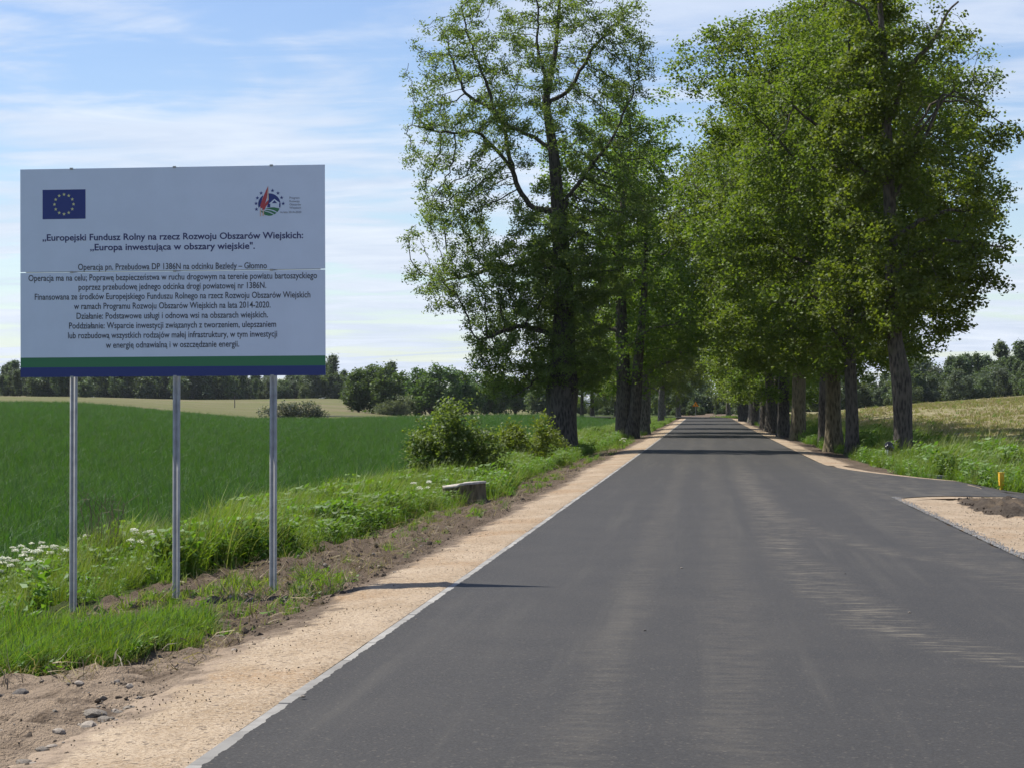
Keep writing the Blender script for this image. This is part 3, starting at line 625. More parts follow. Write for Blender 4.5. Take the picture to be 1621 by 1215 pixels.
        po = bm_obj('post', bm, M['zinc'], root, True); po.location = Vector((gx, BY + 0.062, gz)) - rl
        # clips that hold the panel edges on the post
        for zz in (Ht, seam, 0.0):
            c = bm_obj('clip', box_bm(-0.016, 0.016, -0.004, 0.006, -0.009, 0.009, 0.002), M['zinc'], root)
            c.location = pl + ux * ((gx - pl.x) / ux.x) + uz * zz + Vector((0, -0.003, 0)) - rl
    for zz in (0.25, Ht - 0.25, seam + 0.02):
        r = bm_obj('rail', box_bm(0.05, W - 0.05, 0.006, 0.034, zz - 0.02, zz + 0.02, 0.003), M['zinc'], root); place(r)
build_board()

# ------------------------------------------------------------------ trees
def grow(attr, nodes, parents, step, di, dk, iters, up=0.05, rng=None):
    nodes = [np.array(n, float) for n in nodes]; parents = list(parents); A = np.array(attr, float)
    P = np.array(nodes); d2 = np.full(len(A), 1e9); near = np.zeros(len(A), int)
    def upd(idx):
        nonlocal d2, near
        for i0 in range(0, len(idx), 64):
            ii = idx[i0:i0 + 64]; D = ((A[:, None, :] - P[None, ii, :]) ** 2).sum(-1); k = D.argmin(1); m = D[np.arange(len(A)), k]
            b = m < d2; d2[b] = m[b]; near[b] = np.asarray(ii)[k[b]]
    upd(list(range(len(P))))
    for it in range(iters):
        keep = d2 > dk * dk; A, d2, near = A[keep], d2[keep], near[keep]
        if not len(A): break
        act = d2 < di * di
        if not act.any(): di *= 1.4; continue
        dirs = A[act] - P[near[act]]; dirs /= np.linalg.norm(dirs, axis=1)[:, None] + 1e-9
        S = np.zeros_like(P); np.add.at(S, near[act], dirs); ids = np.unique(near[act]); v = S[ids]
        v /= np.linalg.norm(v, axis=1)[:, None] + 1e-9
        v += rng.normal(0, 0.22, v.shape); v[:, 2] += up; v /= np.linalg.norm(v, axis=1)[:, None] + 1e-9
        new = P[ids] + v * step
        n0 = len(P); P = np.vstack([P, new]); parents += list(ids); upd(list(range(n0, len(P))))
        if len(P) > 9000: break
    return P, np.array(parents)
def tube_mesh(name, P, parents, R, mat, rmin_sides=(0.03, 3, 5, 8), skip=None, min_r=0.0):
    n = len(P); kids = [[] for _ in range(n)]
    for i, p in enumerate(parents):
        if p >= 0: kids[p].append(i)
    V, Fq = [], []; base = 0
    starts = [i for i in range(n) if parents[i] < 0]; stack = [(-1, s) for s in starts]
    while stack:
        par, s = stack.pop(); chain = [] if par < 0 else [par]; c = s
        while True:
            chain.append(c); ks = kids[c]
            if not ks: break
            ks = sorted(ks, key=lambda k: -R[k])
            for k in ks[1:]: stack.append((c, k))
            c = ks[0]
        if skip is not None and all(skip[q] for q in chain[1:]): continue
        if len(chain) < 2: continue
        pts = P[chain]; rad = R[chain].copy()
        if par >= 0: rad[0] = min(rad[0], rad[1] * 1.15)
        if rad.max() < min_r: continue
        sd = 3 if rad.max() < rmin_sides[0] else (5 if rad.max() < 0.1 else 8)
        tan = np.gradient(pts, axis=0); tan /= np.linalg.norm(tan, axis=1)[:, None] + 1e-9
        ref = np.array([0.3, 0.9, 0.1]); a = np.cross(tan, ref); a /= np.linalg.norm(a, axis=1)[:, None] + 1e-9; b = np.cross(tan, a)
        th = np.arange(sd) * 2 * math.pi / sd
        ring = pts[:, None, :] + rad[:, None, None] * (np.cos(th)[None, :, None] * a[:, None, :] + np.sin(th)[None, :, None] * b[:, None, :])
        V.append(ring.reshape(-1, 3)); m = len(chain)
        i = np.arange(m - 1)[:, None] * sd; j = np.arange(sd)[None, :]; j2 = (j + 1) % sd
        Fq.append((base + np.stack([i + j, i + j2, i + sd + j2, i + sd + j], -1)).reshape(-1, 4)); base += m * sd
    return np_mesh(name, np.vstack(V), np.vstack(Fq), mat, True)
def leaf_mesh(name, pos, outward, L, W, mat, rng, droop=0.35, upbias=0.5):
    n = len(pos); nor = rng.normal(0, 1, (n, 3)); nor /= np.linalg.norm(nor, axis=1)[:, None]; nor[:, 2] = np.abs(nor[:, 2]) + upbias; nor /= np.linalg.norm(nor, axis=1)[:, None]
    ax = rng.normal(0, 0.8, (n, 3)) + outward * 0.8; ax[:, 2] -= droop; ax -= nor * (ax * nor).sum(1)[:, None]; ax /= np.linalg.norm(ax, axis=1)[:, None] + 1e-9
    wd = np.cross(nor, ax); s = rng.uniform(0.65, 1.25, n)[:, None]
    a = pos - ax * L * s * 0.5; t = pos + ax * L * s * 0.5; l = pos + wd * W * s * 0.5 - nor * W * 0.12 * s - ax * L * 0.06 * s; r = pos - wd * W * s * 0.5 - nor * W * 0.12 * s - ax * L * 0.06 * s
    V = np.stack([a, l, t, r], 1).reshape(-1, 3); F = np.arange(n * 4).reshape(-1, 4)
    return np_mesh(name, V, F, mat)
def ell_points(ells, n, rng, clump=0.0, cscale=0.6, seed=0):
    """points in a union of ellipsoids (cx,cy,cz,rx,ry,rz,weight); hollow noise makes clumps and gaps"""
    out = []; vol = np.array([e[3] * e[4] * e[5] * e[6] for e in ells]); vol /= vol.sum()
    while len(out) < n:
        e = ells[rng.choice(len(ells), p=vol)]; v = rng.normal(0, 1, 3); v /= np.linalg.norm(v); v *= rng.random() ** (1 / 2.6)
        p = np.array([e[0] + v[0] * e[3], e[1] + v[1] * e[4], e[2] + v[2] * e[5]])
        if clump and mnoise.noise(Vector(p * cscale) + Vector((seed * 7.7, 3, 1))) < clump - 0.5 + rng.normal(0, 0.05): continue
        out.append(p)
    return np.array(out)
def trunk_mesh(name, pts, rads, mat, rng, flare=0.55, sides=20, lumps=0.08):
    pts = np.array(pts, float); rads = np.array(rads, float)
    s = np.concatenate([[0], np.cumsum(np.linalg.norm(np.diff(pts, axis=0), axis=1))]); m = max(12, int(s[-1] / 0.22)); t = np.linspace(0, s[-1], m)
    c = np.stack([np.interp(t, s, pts[:, k]) for k in range(3)], -1); r = np.interp(t, s, rads); so = rng.uniform(0, 50)
    th = np.arange(sides) * 2 * math.pi / sides; V = []
    for i in range(m):
        for q in th:
            ridge = 1 + lumps * 0.3 * math.sin(q * 5 + so + 0.6 * math.sin(t[i] * 0.6)) * math.exp(-t[i] / 5) + lumps * 1.6 * mnoise.noise(Vector((math.cos(q) * 1.4 + so, math.sin(q) * 1.4, t[i] * 0.45))) + lumps * 0.5 * mnoise.noise(Vector((math.cos(q) * 5 + so, math.sin(q) * 5, t[i] * 0.8)))
            fl = 1 + flare * math.exp(-t[i] / 0.45) * (1 + 0.45 * math.sin(q * 4 + so))
            rr = r[i] * ridge * fl; V.append((c[i][0] + rr * math.cos(q), c[i][1] + rr * math.sin(q), c[i][2]))
    i = np.arange(m - 1)[:, None] * sides; j = np.arange(sides)[None, :]; j2 = (j + 1) % sides
    return np_mesh(name, V, (np.stack([i + j, i + j2, i + sides + j2, i + sides + j], -1)).reshape(-1, 4), mat, True)
def make_tree(seed, trunk, ells, n_attr, step, di, dk, leaf, limbs=(), clump=0.35, cscale=0.55, bark='bark', r_tip=0.009, up=0.05, twig_r=0.03, up_b=0.5, sides=20, n_exp=2.35, extra_trunks=(), flare=0.55):
    """trunk: [(x,y,z,r)...]; leaf: dict(n=,spread=,L=,W=,mat=,droop=). returns dict of meshes"""
    rng = np.random.default_rng(seed); tr = np.array(trunk, float)
    def resample(p, wob=0.0):
        s = np.concatenate([[0], np.cumsum(np.linalg.norm(np.diff(p[:, :3], axis=0), axis=1))]); t = np.arange(0, s[-1] + step * 0.5, step); o = np.stack([np.interp(t, s, p[:, k]) for k in range(4)], -1)
        if wob:
            w = rng.normal(0, 1, (len(o), 3)); w = sum(np.roll(w, k, 0) for k in range(-2, 3)) / 5; o[:, :3] += w * wob * np.clip(t / 1.0, 0, 1)[:, None]
        return o
    nd = resample(tr); P0 = [q[:3] for q in nd]; par = [-1] + list(range(len(nd) - 1)); rmin = list(nd[:, 3])
    for lb in list(extra_trunks) + list(limbs):
        q = resample(np.array(lb, float), 0.16 if lb in limbs else 0.0); k = int(np.argmin([np.linalg.norm(np.array(p) - q[0][:3]) for p in P0])); prev = k
        for w in q[1:]: P0.append(w[:3]); par.append(prev); prev = len(P0) - 1; rmin.append(w[3])
    A = ell_points(ells, n_attr, rng, clump, cscale, seed)
    # growth starts above the bare trunk only
    P, parents = grow(A, P0, par, step, di, dk, 90, up, rng)
    n = len(P); acc = np.zeros(n); has = np.zeros(n, bool)
    for i in range(n - 1, -1, -1):
        if not has[i]: acc[i] = r_tip ** n_exp
        if parents[i] >= 0: acc[parents[i]] += acc[i]; has[parents[i]] = True
    R = acc ** (1 / n_exp); rm = np.zeros(n); rm[:len(rmin)] = rmin; R = np.maximum(R, rm * 0.9); R = np.minimum(R, 0.75)
    sk = np.zeros(n, bool); sk[:len(nd)] = True
    meshes = {'limbs': tube_mesh('limbs', P, parents, R, M['twig'] if bark is None else M[bark], skip=sk)}
    Rt = np.interp(nd[:, 2], tr[:, 2], tr[:, 3]); meshes['trunk'] = [trunk_mesh('trunk', nd[:, :3], Rt, M[bark], rng, flare, sides)]
    for lb in extra_trunks:
        q = np.array(lb, float); meshes['trunk'].append(trunk_mesh('trunk', q[:, :3], q[:, 3], M[bark], rng, flare, sides))
    tw = np.where((R < twig_r) & (np.arange(n) >= len(nd)))[0]
    nl = leaf['n']; tw = rng.choice(tw, max(40, int(len(tw) * leaf.get('frac', 0.4))), replace=False); wt = leaf['wt'](P[tw]) if 'wt' in leaf else np.ones(len(tw)); pick = rng.choice(tw, nl, p=wt / wt.sum())
    off = rng.normal(0, 1, (nl, 3)) * np.array([1, 1, 0.75]) * leaf['spread']; pos = P[pick] + off; ow = P[pick] - P[np.maximum(parents[pick], 0)]; ow /= np.linalg.norm(ow, axis=1)[:, None] + 1e-9
    meshes['crown'] = leaf_mesh('crown', pos, ow, leaf['L'], leaf['W'], M[leaf['mat']], rng, leaf.get('droop', 0.35), up_b)
    return meshes
def plant_tree(name, meshes, loc, rz, sc, label, cat='tree', group=None, trunk_mat=None):
    root = empty(name, loc, rz); root.scale = (sc, sc, sc) if not isinstance(sc, tuple) else sc
    tag(root, label, cat, group)
    for t in meshes['trunk']: link(bpy.data.objects.new('trunk', t), root)
    for k in ('limbs', 'crown'): link(bpy.data.objects.new(k, meshes[k]), root)
    return root

def build_avenue():
    # --- first tree on the left: old pollarded ash, open upper crown
    def q(px, py): return ((px - 893) / 41.1, (728 - py) / 41.1)
    def E(px, py, rxp, rzp, ry, w, y=0.0):
        x, z = q(px, py); return (x, y, z, rxp / 41.1, ry, rzp / 41.1, w)
    def pl(*pts): return [(*((q(a, b)[0]), y, q(a, b)[1]), r) for a, b, y, r in pts]
    ells = [E(850, 120, 190, 190, 4.2, 0.55), E(735, 400, 112, 110, 3.0, 0.7), E(720, 250, 90, 110, 3.0, 0.7), E(850, 500, 125, 125, 3.0, 2.6), E(880, 400, 110, 110, 3.0, 1.8), E(900, 580, 80, 50, 2.0, 2.6), E(975, 330, 85, 150, 3, 0.9), E(970, 90, 75, 110, 2.6, 0.8), E(700, 120, 60, 110, 2.6, 0.6), E(800, 590, 70, 45, 1.6, 2.0), E(682, 430, 58, 75, 1.8, 1.6)]
    trunk = [(*(q(893, 728)[0], 0, -0.25), 0.60), (*(q(892, 690)[0], 0, q(892, 690)[1]), 0.56), (*(q(889, 650)[0], 0, q(889, 650)[1]), 0.56), (*(q(890, 612)[0], 0, q(890, 612)[1]), 0.64), (*(q(893, 590)[0], 0, q(893, 590)[1]), 0.50), (*(q(893, 470)[0], 0, q(893, 470)[1]), 0.36), (*(q(884, 330)[0], 0.2, q(884, 330)[1]), 0.27), (*(q(876, 240)[0], 0.1, q(876, 240)[1]), 0.2), (*(q(864, 160)[0], 0, q(864, 160)[1]), 0.15), (*(q(880, 80)[0], 0.1, q(880, 80)[1]), 0.09), (*(q(890, -40)[0], 0, q(890, -40)[1]), 0.04)]
    limbs = [pl((884, 340, 0.2, .17), (845, 330, 0, .17), (812, 270, -.4, .15), (795, 200, -.6, .12), (760, 120, -.8, .08), (735, 20, -1, .04)),
             pl((876, 240, .1, .12), (840, 215, .3, .11), (790, 190, .5, .08), (730, 140, .8, .05), (700, 60, .8, .03)),
             pl((866, 160, 0, .11), (855, 90, -.5, .08), (850, 0, -.8, .05)), pl((866, 165, 0, .1), (905, 130, .5, .08), (950, 60, .7, .05), (985, 0, 1, .03)),
             pl((812, 270, -.4, .1), (760, 215, -1, .08), (700, 215, -1.4, .05), (645, 205, -1.6, .03)), pl((893, 440, 0, .14), (850, 410, .9, .1), (780, 425, 1.4, .07), (680, 440, 1.6, .035)),
             pl((886, 350, .2, .14), (930, 290, -.8, .1), (975, 220, -1.2, .06), (1005, 170, -1.4, .03)), pl((891, 540, 0, .1), (830, 520, -.8, .07), (760, 540, -1.2, .04)), pl((893, 610, 0, .09), (850, 605, -.5, .05), (815, 640, -.8, .02))]
    ash = make_tree(11, trunk, ells, 5200, 0.24, 3.0, 0.31, dict(n=150000, spread=0.14, L=0.125, W=0.055, mat='ash_leaf', droop=0.15, frac=0.55, wt=lambda p: 1 + 0.7 * sstep(10.5, 8.0, p[:, 2]) * sstep(4.2, 3.0, np.abs(p[:, 0] + .6))), [[(a, b_, c, r * .72) for a, b_, c, r in l] for l in limbs], clump=0.40, cscale=0.55, bark='ash_bark', twig_r=0.030, up=0.1, r_tip=0.0115, up_b=0.25)
    plant_tree('ash_tree', ash, (-5.4, 80, tz(-5.4, 80)), 0, 1.0, 'old ash with thick pollarded trunk and open upper branches, nearest tree on the left verge')
    # --- first lime on the right: straight tall trunk, crown trailing to the right
    def q(px, py): return ((px - 1425) / 48.4, (737 - py) / 48.4)
    def E(px, py, rxp, rzp, ry, w, y=0.0):
        x, z = q(px, py); return (x, y, z, rxp / 48.4, ry, rzp / 48.4, w)
    def pl(*pts): return [(*((q(a, b)[0]), y, q(a, b)[1]), r) for a, b, y, r in pts]
    ells = [E(1500, 430, 100, 110, 2.2, 1.0), E(1370, 420, 90, 150, 2.4, 1.2), E(1490, 300, 95, 90, 2.2, 0.9), E(1480, 120, 100, 120, 2.2, 0.3), E(1370, 200, 80, 130, 2.2, 0.7), E(1400, 40, 90, 120, 2.0, 0.35), E(1540, 480, 45, 60, 1.4, 0.9), E(1470, 530, 60, 25, 1.2, .7)]
    trunk = [(0, 0, -0.25, .36), (*(q(1424, 690)[0], 0, q(1424, 690)[1]), .30), (*(q(1422, 600)[0], 0, q(1422, 600)[1]), .33), (*(q(1411, 540)[0], 0, q(1411, 540)[1]), .25), (*(q(1407, 400)[0], 0, q(1407, 400)[1]), .22), (*(q(1402, 250)[0], 0, q(1402, 250)[1]), .17), (*(q(1396, 100)[0], 0, q(1396, 100)[1]), .13), (*(q(1388, -20)[0], 0, q(1388, -20)[1]), .07), (*(q(1380, -120)[0], 0, q(1380, -120)[1]), .03)]
    limbs = [pl((1402, 200, 0, .11), (1445, 100, .3, .09), (1480, 55, .5, .06), (1513, 0, .6, .035)), pl((1396, 90, 0, .08), (1370, 25, -.4, .05), (1320, 5, -.6, .03)), pl((1404, 270, 0, .07), (1480, 165, .8, .05), (1560, 160, 1, .025)),
             pl((1406, 330, 0, .08), (1480, 165, -.8, .05), (1540, 175, -1, .02)), pl((1407, 380, 0, .1), (1500, 330, .6, .06), (1570, 340, .9, .03)), pl((1408, 440, 0, .1), (1490, 390, -.6, .06), (1580, 400, -1, .03)), pl((1405, 300, 0, .08), (1340, 250, .4, .05), (1300, 230, .6, .03)), pl((1404, 260, 0, .06), (1500, 155, 0, .04), (1600, 220, .2, .015))]
    lime = make_tree(21, trunk, ells, 2300, 0.30, 3.0, 0.45, dict(n=44000, spread=0.19, L=0.13, W=0.105, mat='lime_leaf', droop=0.7, frac=0.42, wt=lambda p: 1 - 0.72 * sstep(9.5, 12.5, p[:, 2]) * sstep(-0.6, 1.0, p[:, 0])), limbs, clump=0.50, cscale=0.6, bark='bark', twig_r=0.03, up=0.02, up_b=0.35, flare=0.35)
    plant_tree('lime_tree', lime, (6.4, 68, tz(6.4, 68)), 0, 1.0, 'tall straight-trunked lime by the black-topped stake, nearest tree on the right verge')
    # --- lime variants for the rest of the avenue (height about 20 m, bare trunk about 3 m)
    def lime_var(seed, n, L, W, mat, nattr, bark, dense=1.0, low=2.6, twin=False, rt=0.42):
        r = np.random.default_rng(seed); e = [(0, 0, 12.5, 5.0, 5.0, 6.6, .9), (-1.4, 0.6, 8.4, 5.0, 4.8, 4.4, 1.0), (1.4, -0.9, 9.5, 4.8, 5.0, 4.6, .9), (0, 0, 4.9 + low, 4.8, 4.8, 2.9, 1.2), (r.uniform(-1, 1), r.uniform(-1, 1), 17, 3.0, 3.0, 3.2, .7)]
        for k in range(8):
            a = r.uniform(0, 6.28); z = r.uniform(4, 16); d = r.uniform(3.8, 5.0); e.append((d * math.cos(a), d * math.sin(a), z, 2.0, 2.0, 1.6, 1.6))
        t = [(0, 0, -0.3, rt * 1.02), (0.05, 0, 1.0, rt * 0.9), (0, 0.05, 3, rt * 0.82), (r.uniform(-.2, .2), 0, 6, rt * .66), (r.uniform(-.4, .4), r.uniform(-.3, .3), 11, rt * .42), (r.uniform(-.5, .5), r.uniform(-.5, .5), 17, rt * .16), (0, 0, 20, 0.03)]
        lim = []
        for k in range(9):
            a = r.uniform(0, 6.28); z0 = r.uniform(3.5, 12); d = r.uniform(3.0, 4.8)
            lim.append([(0, 0, z0, .13), (math.cos(a) * d * .5, math.sin(a) * d * .5, z0 + 1.1, .09), (math.cos(a) * d, math.sin(a) * d, z0 + r.uniform(1.2, 3.4), .04)])
        ex = [[(-0.25, 0, -0.3, rt), (-0.62, 0.1, 1.6, rt * .72), (-0.8, 0.2, 4, rt * .6), (-1.2, .3, 8, rt * .35), (-1.4, 0.3, 13, .08)]] if twin else []
        return make_tree(seed, t, e, nattr, 0.36, 3.2, 0.52, dict(n=n, spread=0.25, L=L, W=W, mat=mat, droop=0.55, frac=0.42), lim, clump=0.47, cscale=0.42, bark=bark, twig_r=0.035, up=0.02, up_b=0.4, extra_trunks=ex, flare=0.55)
    va = lime_var(31, 92000, 0.135, 0.11, 'lime_leaf', 3400, 'mossy_bark', low=1.0, rt=0.34)
    vb = lime_var(32, 92000, 0.135, 0.11, 'lime_leaf', 3400, 'bark', low=1.0, rt=0.29)
    vc = lime_var(33, 36000, 0.185, 0.15, 'lime_leaf_far', 2200, 'bark', low=-0.4, rt=0.4)
    vd = lime_var(34, 35000, 0.185, 0.15, 'lime_leaf_far', 2200, 'pale_bark', low=1.9, rt=0.44)
    ve = lime_var(35, 40000, 0.175, 0.14, 'lime_leaf_far', 2200, 'bark', low=0.3, twin=True, rt=0.5)
    P = lambda m, x, y, rz, s, label, g=None, n='lime_tree': plant_tree(n, m, (x, y, tz(x, y) if bend_dist(np.array([x]), np.array([y]))[0] > 3 else float(road_z(y))), rz, s, label, 'tree', g)
    P(vb, 5.3, 76, 0.6, 0.90, 'slim dark-trunked lime standing tight against a mossy thicker lime, right verge')
    P(va, 5.05, 82, 2.2, 1.0, 'lime with swollen ochre mossy trunk on the right verge')
    P(vb, 5.45, 95, 3.6, 1.1, 'lime with thin trunk showing just left of the mossy one')
    P(va, 4.9, 110, 5.0, 1.17, 'lime whose trunk stands alone at the start of the dense right row')
    P(ve, -4.5, 118, 2.9, 1.02, 'massive twin-trunked tree next beyond the pollarded ash', n='avenue_tree')
    P(vd, -3.95, 133, 0.4, 1.03, 'stout grooved pale-barked trunk tight behind the twin-trunked tree', n='avenue_tree')
    P(vd, -4.7, 156, 1.4, 1.0, 'dark tree half hidden behind the grooved pale trunk on the left verge', n='avenue_tree')
    P(vd, -5.3, 192, 4.1, 0.92, 'left verge tree with dark trunk midway to the bend', n='avenue_tree')
    P(vd, -4.7, 228, 3.3, 0.9, 'left verge tree with pale-streaked trunk close before the bend', n='avenue_tree')
    gr = 'limes packed along the right verge'; k = 0
    for y in (119, 128, 136, 145, 154, 163, 172, 182, 193, 204, 216, 229, 243, 257):
        P((vc, vd, ve)[k % 3] if k % 4 else vc, 4.75 + random.uniform(-.25, .35), y + random.uniform(-1, 1), random.uniform(0, 6.28), random.uniform(0.86, 1.04), 'dark lime trunk in the closely packed far row along the right verge', gr); k += 1
    cx = ROAD_C - BEND_R; go = 'trees around the outside of the bend'; gi = 'trees along the inside of the bend'
    for a in (4, 8.5, 13, 17.5, 29, 33, 37.5, 42, 46):
        r_ = BEND_R + 2.83 + 2.6 + random.uniform(-.3, .8); x, y = cx + r_ * math.cos(math.radians(a)), BEND_Y + r_ * math.sin(math.radians(a))
        P((vc, vd, vc, ve)[int(a) % 4], x, y, random.uniform(0, 6.28), random.uniform(.72, .95), 'distant tree closing the view around the outside of the bend', go, 'avenue_tree')
    for a in (6, 15, 25, 36):
        r_ = BEND_R - 2.83 - 2.6 - random.uniform(-.2, .8); x, y = cx + r_ * math.cos(math.radians(a)), BEND_Y + r_ * math.sin(math.radians(a))
        P((vc, vd)[int(a) % 2], x, y, random.uniform(0, 6.28), random.uniform(.7, .85), 'sunlit tree along the inside of the bend left of the road', gi, 'avenue_tree')
build_avenue()

# ------------------------------------------------------------------ shrubs, copse, woods
def blob_tree(seed, ells, n_clump, per, spread, L, W, mat, trunk=None, bark='twig', cl=0.4, cs=0.6):
    rng = np.random.default_rng(seed); c = ell_points(ells, n_clump, rng, cl, cs, seed); k = rng.integers(0, n_clump, n_clump * per)
    pos = c[k] + rng.normal(0, 1, (len(k), 3)) * spread * np.array([1, 1, .8]); ow = pos - c.mean(0); ow /= np.linalg.norm(ow, axis=1)[:, None] + 1e-9
    m = leaf_mesh('crown', pos, ow, L, W, M[mat], rng, 0.2, 0.4)
    # stems from the foot to a sample of the clumps
    P = [np.zeros(3) + np.array([0, 0, -0.2])]; par = [-1]; R = [0.06 if trunk is None else trunk]
    top = c[rng.choice(n_clump, min(n_clump, 26), replace=False)]
    for t in top:
        prev = 0; r0 = R[0] * 0.55
        for s in (0.25, 0.5, 0.75, 1.0):
            p = np.array([t[0] * s ** 1.3, t[1] * s ** 1.3, t[2] * s]) + rng.normal(0, 0.03, 3) * t[2] * 0.6; P.append(p); par.append(prev); prev = len(P) - 1; R.append(r0 * (1.05 - s))
    return {'crown': m, 'limbs': tube_mesh('stems', np.array(P), np.array(par), np.array(R), M[bark])}
def plant_bush(name, ms, loc, rz, sc, label, cat, group=None, stem='stems'):
    root = empty(name, loc, rz); root.scale = sc if isinstance(sc, tuple) else (sc,) * 3; tag(root, label, cat, group)
    link(bpy.data.objects.new('foliage' if stem == 'stems' else 'crown', ms['crown']), root); link(bpy.data.objects.new(stem, ms['limbs']), root); return root
def build_shrubs():
    b1 = blob_tree(41, [(0, 0, 1.15, 1.05, 1.0, 0.75, 1), (-.35, 0, 0.95, .75, .8, .65, .8), (.5, 0, 0.9, .7, .8, .6, .8), (0.1, 0, 1.7, .5, .5, .4, .7), (-.2, 0, 1.9, .15, .15, .25, 1.6), (0, 0, .5, .75, .7, .4, .6)], 420, 26, 0.085, 0.085, 0.055, 'bush_leaf', 0.05, 'twig', 0.4, 1.6)
    p = at(715, 700, 49); plant_bush('shrub', b1, (p.x, 49, tz(p.x, 49)), 0.3, (1.06, 1.06, 1.08), 'round leafy shrub behind the cut stump on the left verge', 'shrub')
    b2 = blob_tree(42, [(0, 0, .8, .8, .7, .6, 1), (-.4, 0, .7, .5, .5, .5, 1), (.45, 0, .95, .5, .5, .55, 1), (0, 0, .35, .8, .7, .3, 1)], 240, 22, 0.09, 0.085, 0.055, 'yellow_bush_leaf', 0.035, 'twig', 0.38, 1.8)
    p = at(836, 720, 64); plant_bush('shrub', b2, (p.x, 64, tz(p.x, 64)), 0.0, 1.15, 'yellow-green low shrub between the round shrub and the old ash', 'shrub')
    p = at(865, 730, 74); plant_bush('shrub', b2, (p.x, 74, tz(p.x, 74)), 2.0, (1.2, 1, .8), 'dark shrub in shade at the foot of the old ash', 'shrub')
    sg = blob_tree(43, [(-3.2, 0, .9, 1.6, 1.4, 1.1, 1), (0, 0, 1.2, 2.2, 1.6, 1.4, 1), (2.6, 0, 1.3, 2.2, 1.5, 1.3, 1), (4.4, 0, .8, 1.2, 1.2, .9, 1)], 320, 14, 0.28, 0.3, 0.18, 'sage_leaf', 0.1)
    p = ground_pt(458, 662); plant_bush('willow_thicket', sg, (p.x, p.y, p.z - 0.2), 0, 1.02, 'grey-green thicket at the far edge of the green field below the board', 'thicket')
    # copse at the end of the green field
    cop = [blob_tree(50 + k, [(0, 0, 4.4, 2.1, 2.1, 3.4, 1), (random.uniform(-.8, .8), .3, 2.8, 2.2, 2.0, 2.0, 1), (random.uniform(-.6, .6), 0, 6.6, 1.2, 1.2, 1.5, 1), (0, 0, 1.3, 1.8, 1.8, 1.0, .8)], 330, 14, 0.36, 0.42, 0.28, 'copse_leaf', 0.16, 'twig', 0.42, 0.5) for k in range(3)]
    spots = [(568, 398, .88), (590, 404, 1.0), (612, 396, .98), (634, 408, .92), (664, 400, .98), (684, 396, 1.02), (706, 402, 1.0), (728, 408, .94), (748, 414, .9), (770, 420, .92), (792, 430, .9), (815, 436, .85)]
    for k, (px, Y, s) in enumerate(spots):
        p = at(px, 655, Y); plant_bush('deciduous_tree', cop[k % 3], (p.x, Y, tz(p.x, Y) - 0.2), random.uniform(0, 6), (s * 1.35, s * 1.35, s * 1.22), 'dark bushy tree of the copse beyond the green field' if k < 8 else 'dim tree of the copse tail seen beneath the old ash', 'tree', 'copse trees' if k < 8 else 'copse tail trees', 'trunk')
    wl = blob_tree(61, [(-1.5, 0, 1.2, 2.0, 1.6, 1.2, 1), (1.3, 0, 1.7, 2.2, 1.8, 1.7, 1), (0, 0, .8, 3, 2, .8, 1)], 260, 14, 0.28, 0.3, 0.16, 'willow_leaf', 0.1)
    p = at(625, 655, 392); plant_bush('willow_bush', wl, (p.x, 392, tz(p.x, 392) - 0.1), 0, 1.25, 'pale rounded willow bush in front of the dark copse', 'bush')
    # hidden source collection for instanced woods
    src = bpy.data.collections.new('wood_sources')
    for k in range(5):
        h = (9, 10.5, 8, 11, 13)[k]; e = [(0, 0, h * .7, 1.3, 1.3, h * .3, 1), (.3, 0, h * .4, 1.2, 1.2, h * .3, .5), (0, 0, h * .9, .7, .7, h * .1, 1)] if k == 4 else [(0, 0, h * .55, 2.6, 2.6, h * .4, 1), (.6, 0, h * .35, 2.8, 2.6, h * .3, 1), (-.4, 0, h * .8, 1.6, 1.6, h * .2, 1)]
        t = blob_tree(70 + k, e, 170, 14, 0.45, 0.62, 0.42, ('forest_leaf', 'forest_leaf_light', 'forest_leaf', 'forest_leaf_grey', 'forest_leaf')[k], 0.2, 'twig', 0.42, 0.4)
        o = bpy.data.objects.new('wood_tree', t['crown']); src.objects.link(o)
    pts, rot, scl = [], [], []
    r = np.random.default_rng(5)
    def row(u0, u1, y0, y1, n, s0, s1, ky=None):
        for _ in range(n):
            u = r.uniform(u0, u1); Y = r.uniform(y0, y1); X = (u - VP_X) / F_PX * Y; pts.append((X, Y, tz(X, Y) - 0.6)); rot.append((0, 0, r.uniform(0, 6.28)))
            s = r.uniform(s0 * .72, s1 * 1.05) * (1 + 0.75 * float(fbm(np.array([u * 0.02]), np.array([4.0]), 2)[0])); scl.append(s)
    row(-60, 330, 640, 700, 230, .78, 1.12); row(300, 590, 645, 700, 170, .62, .98); row(560, 900, 640, 700, 150, .6, .85); row(850, 1260, 420, 520, 130, .55, .8); row(930, 1240, 345, 400, 60, .22, .4); row(-60, 120, 560, 610, 40, .8, 1.05); row(150, 500, 700, 760, 120, .95, 1.25)
    scatter('distant_woods', np.array(pts), np.array(rot), np.array(scl), src, 'distant band of dark woods along the skyline on the left')
    pts.clear(); rot.clear(); scl.clear()
    row(1180, 1700, 470, 540, 330, .6, .9); row(1400, 1700, 440, 470, 40, .5, .75); row(1440, 1700, 540, 590, 80, .85, 1.15)
    scatter('distant_woods', np.array(pts), np.array(rot), np.array(scl), src, 'mid-green band of woods beyond the pale field on the right')
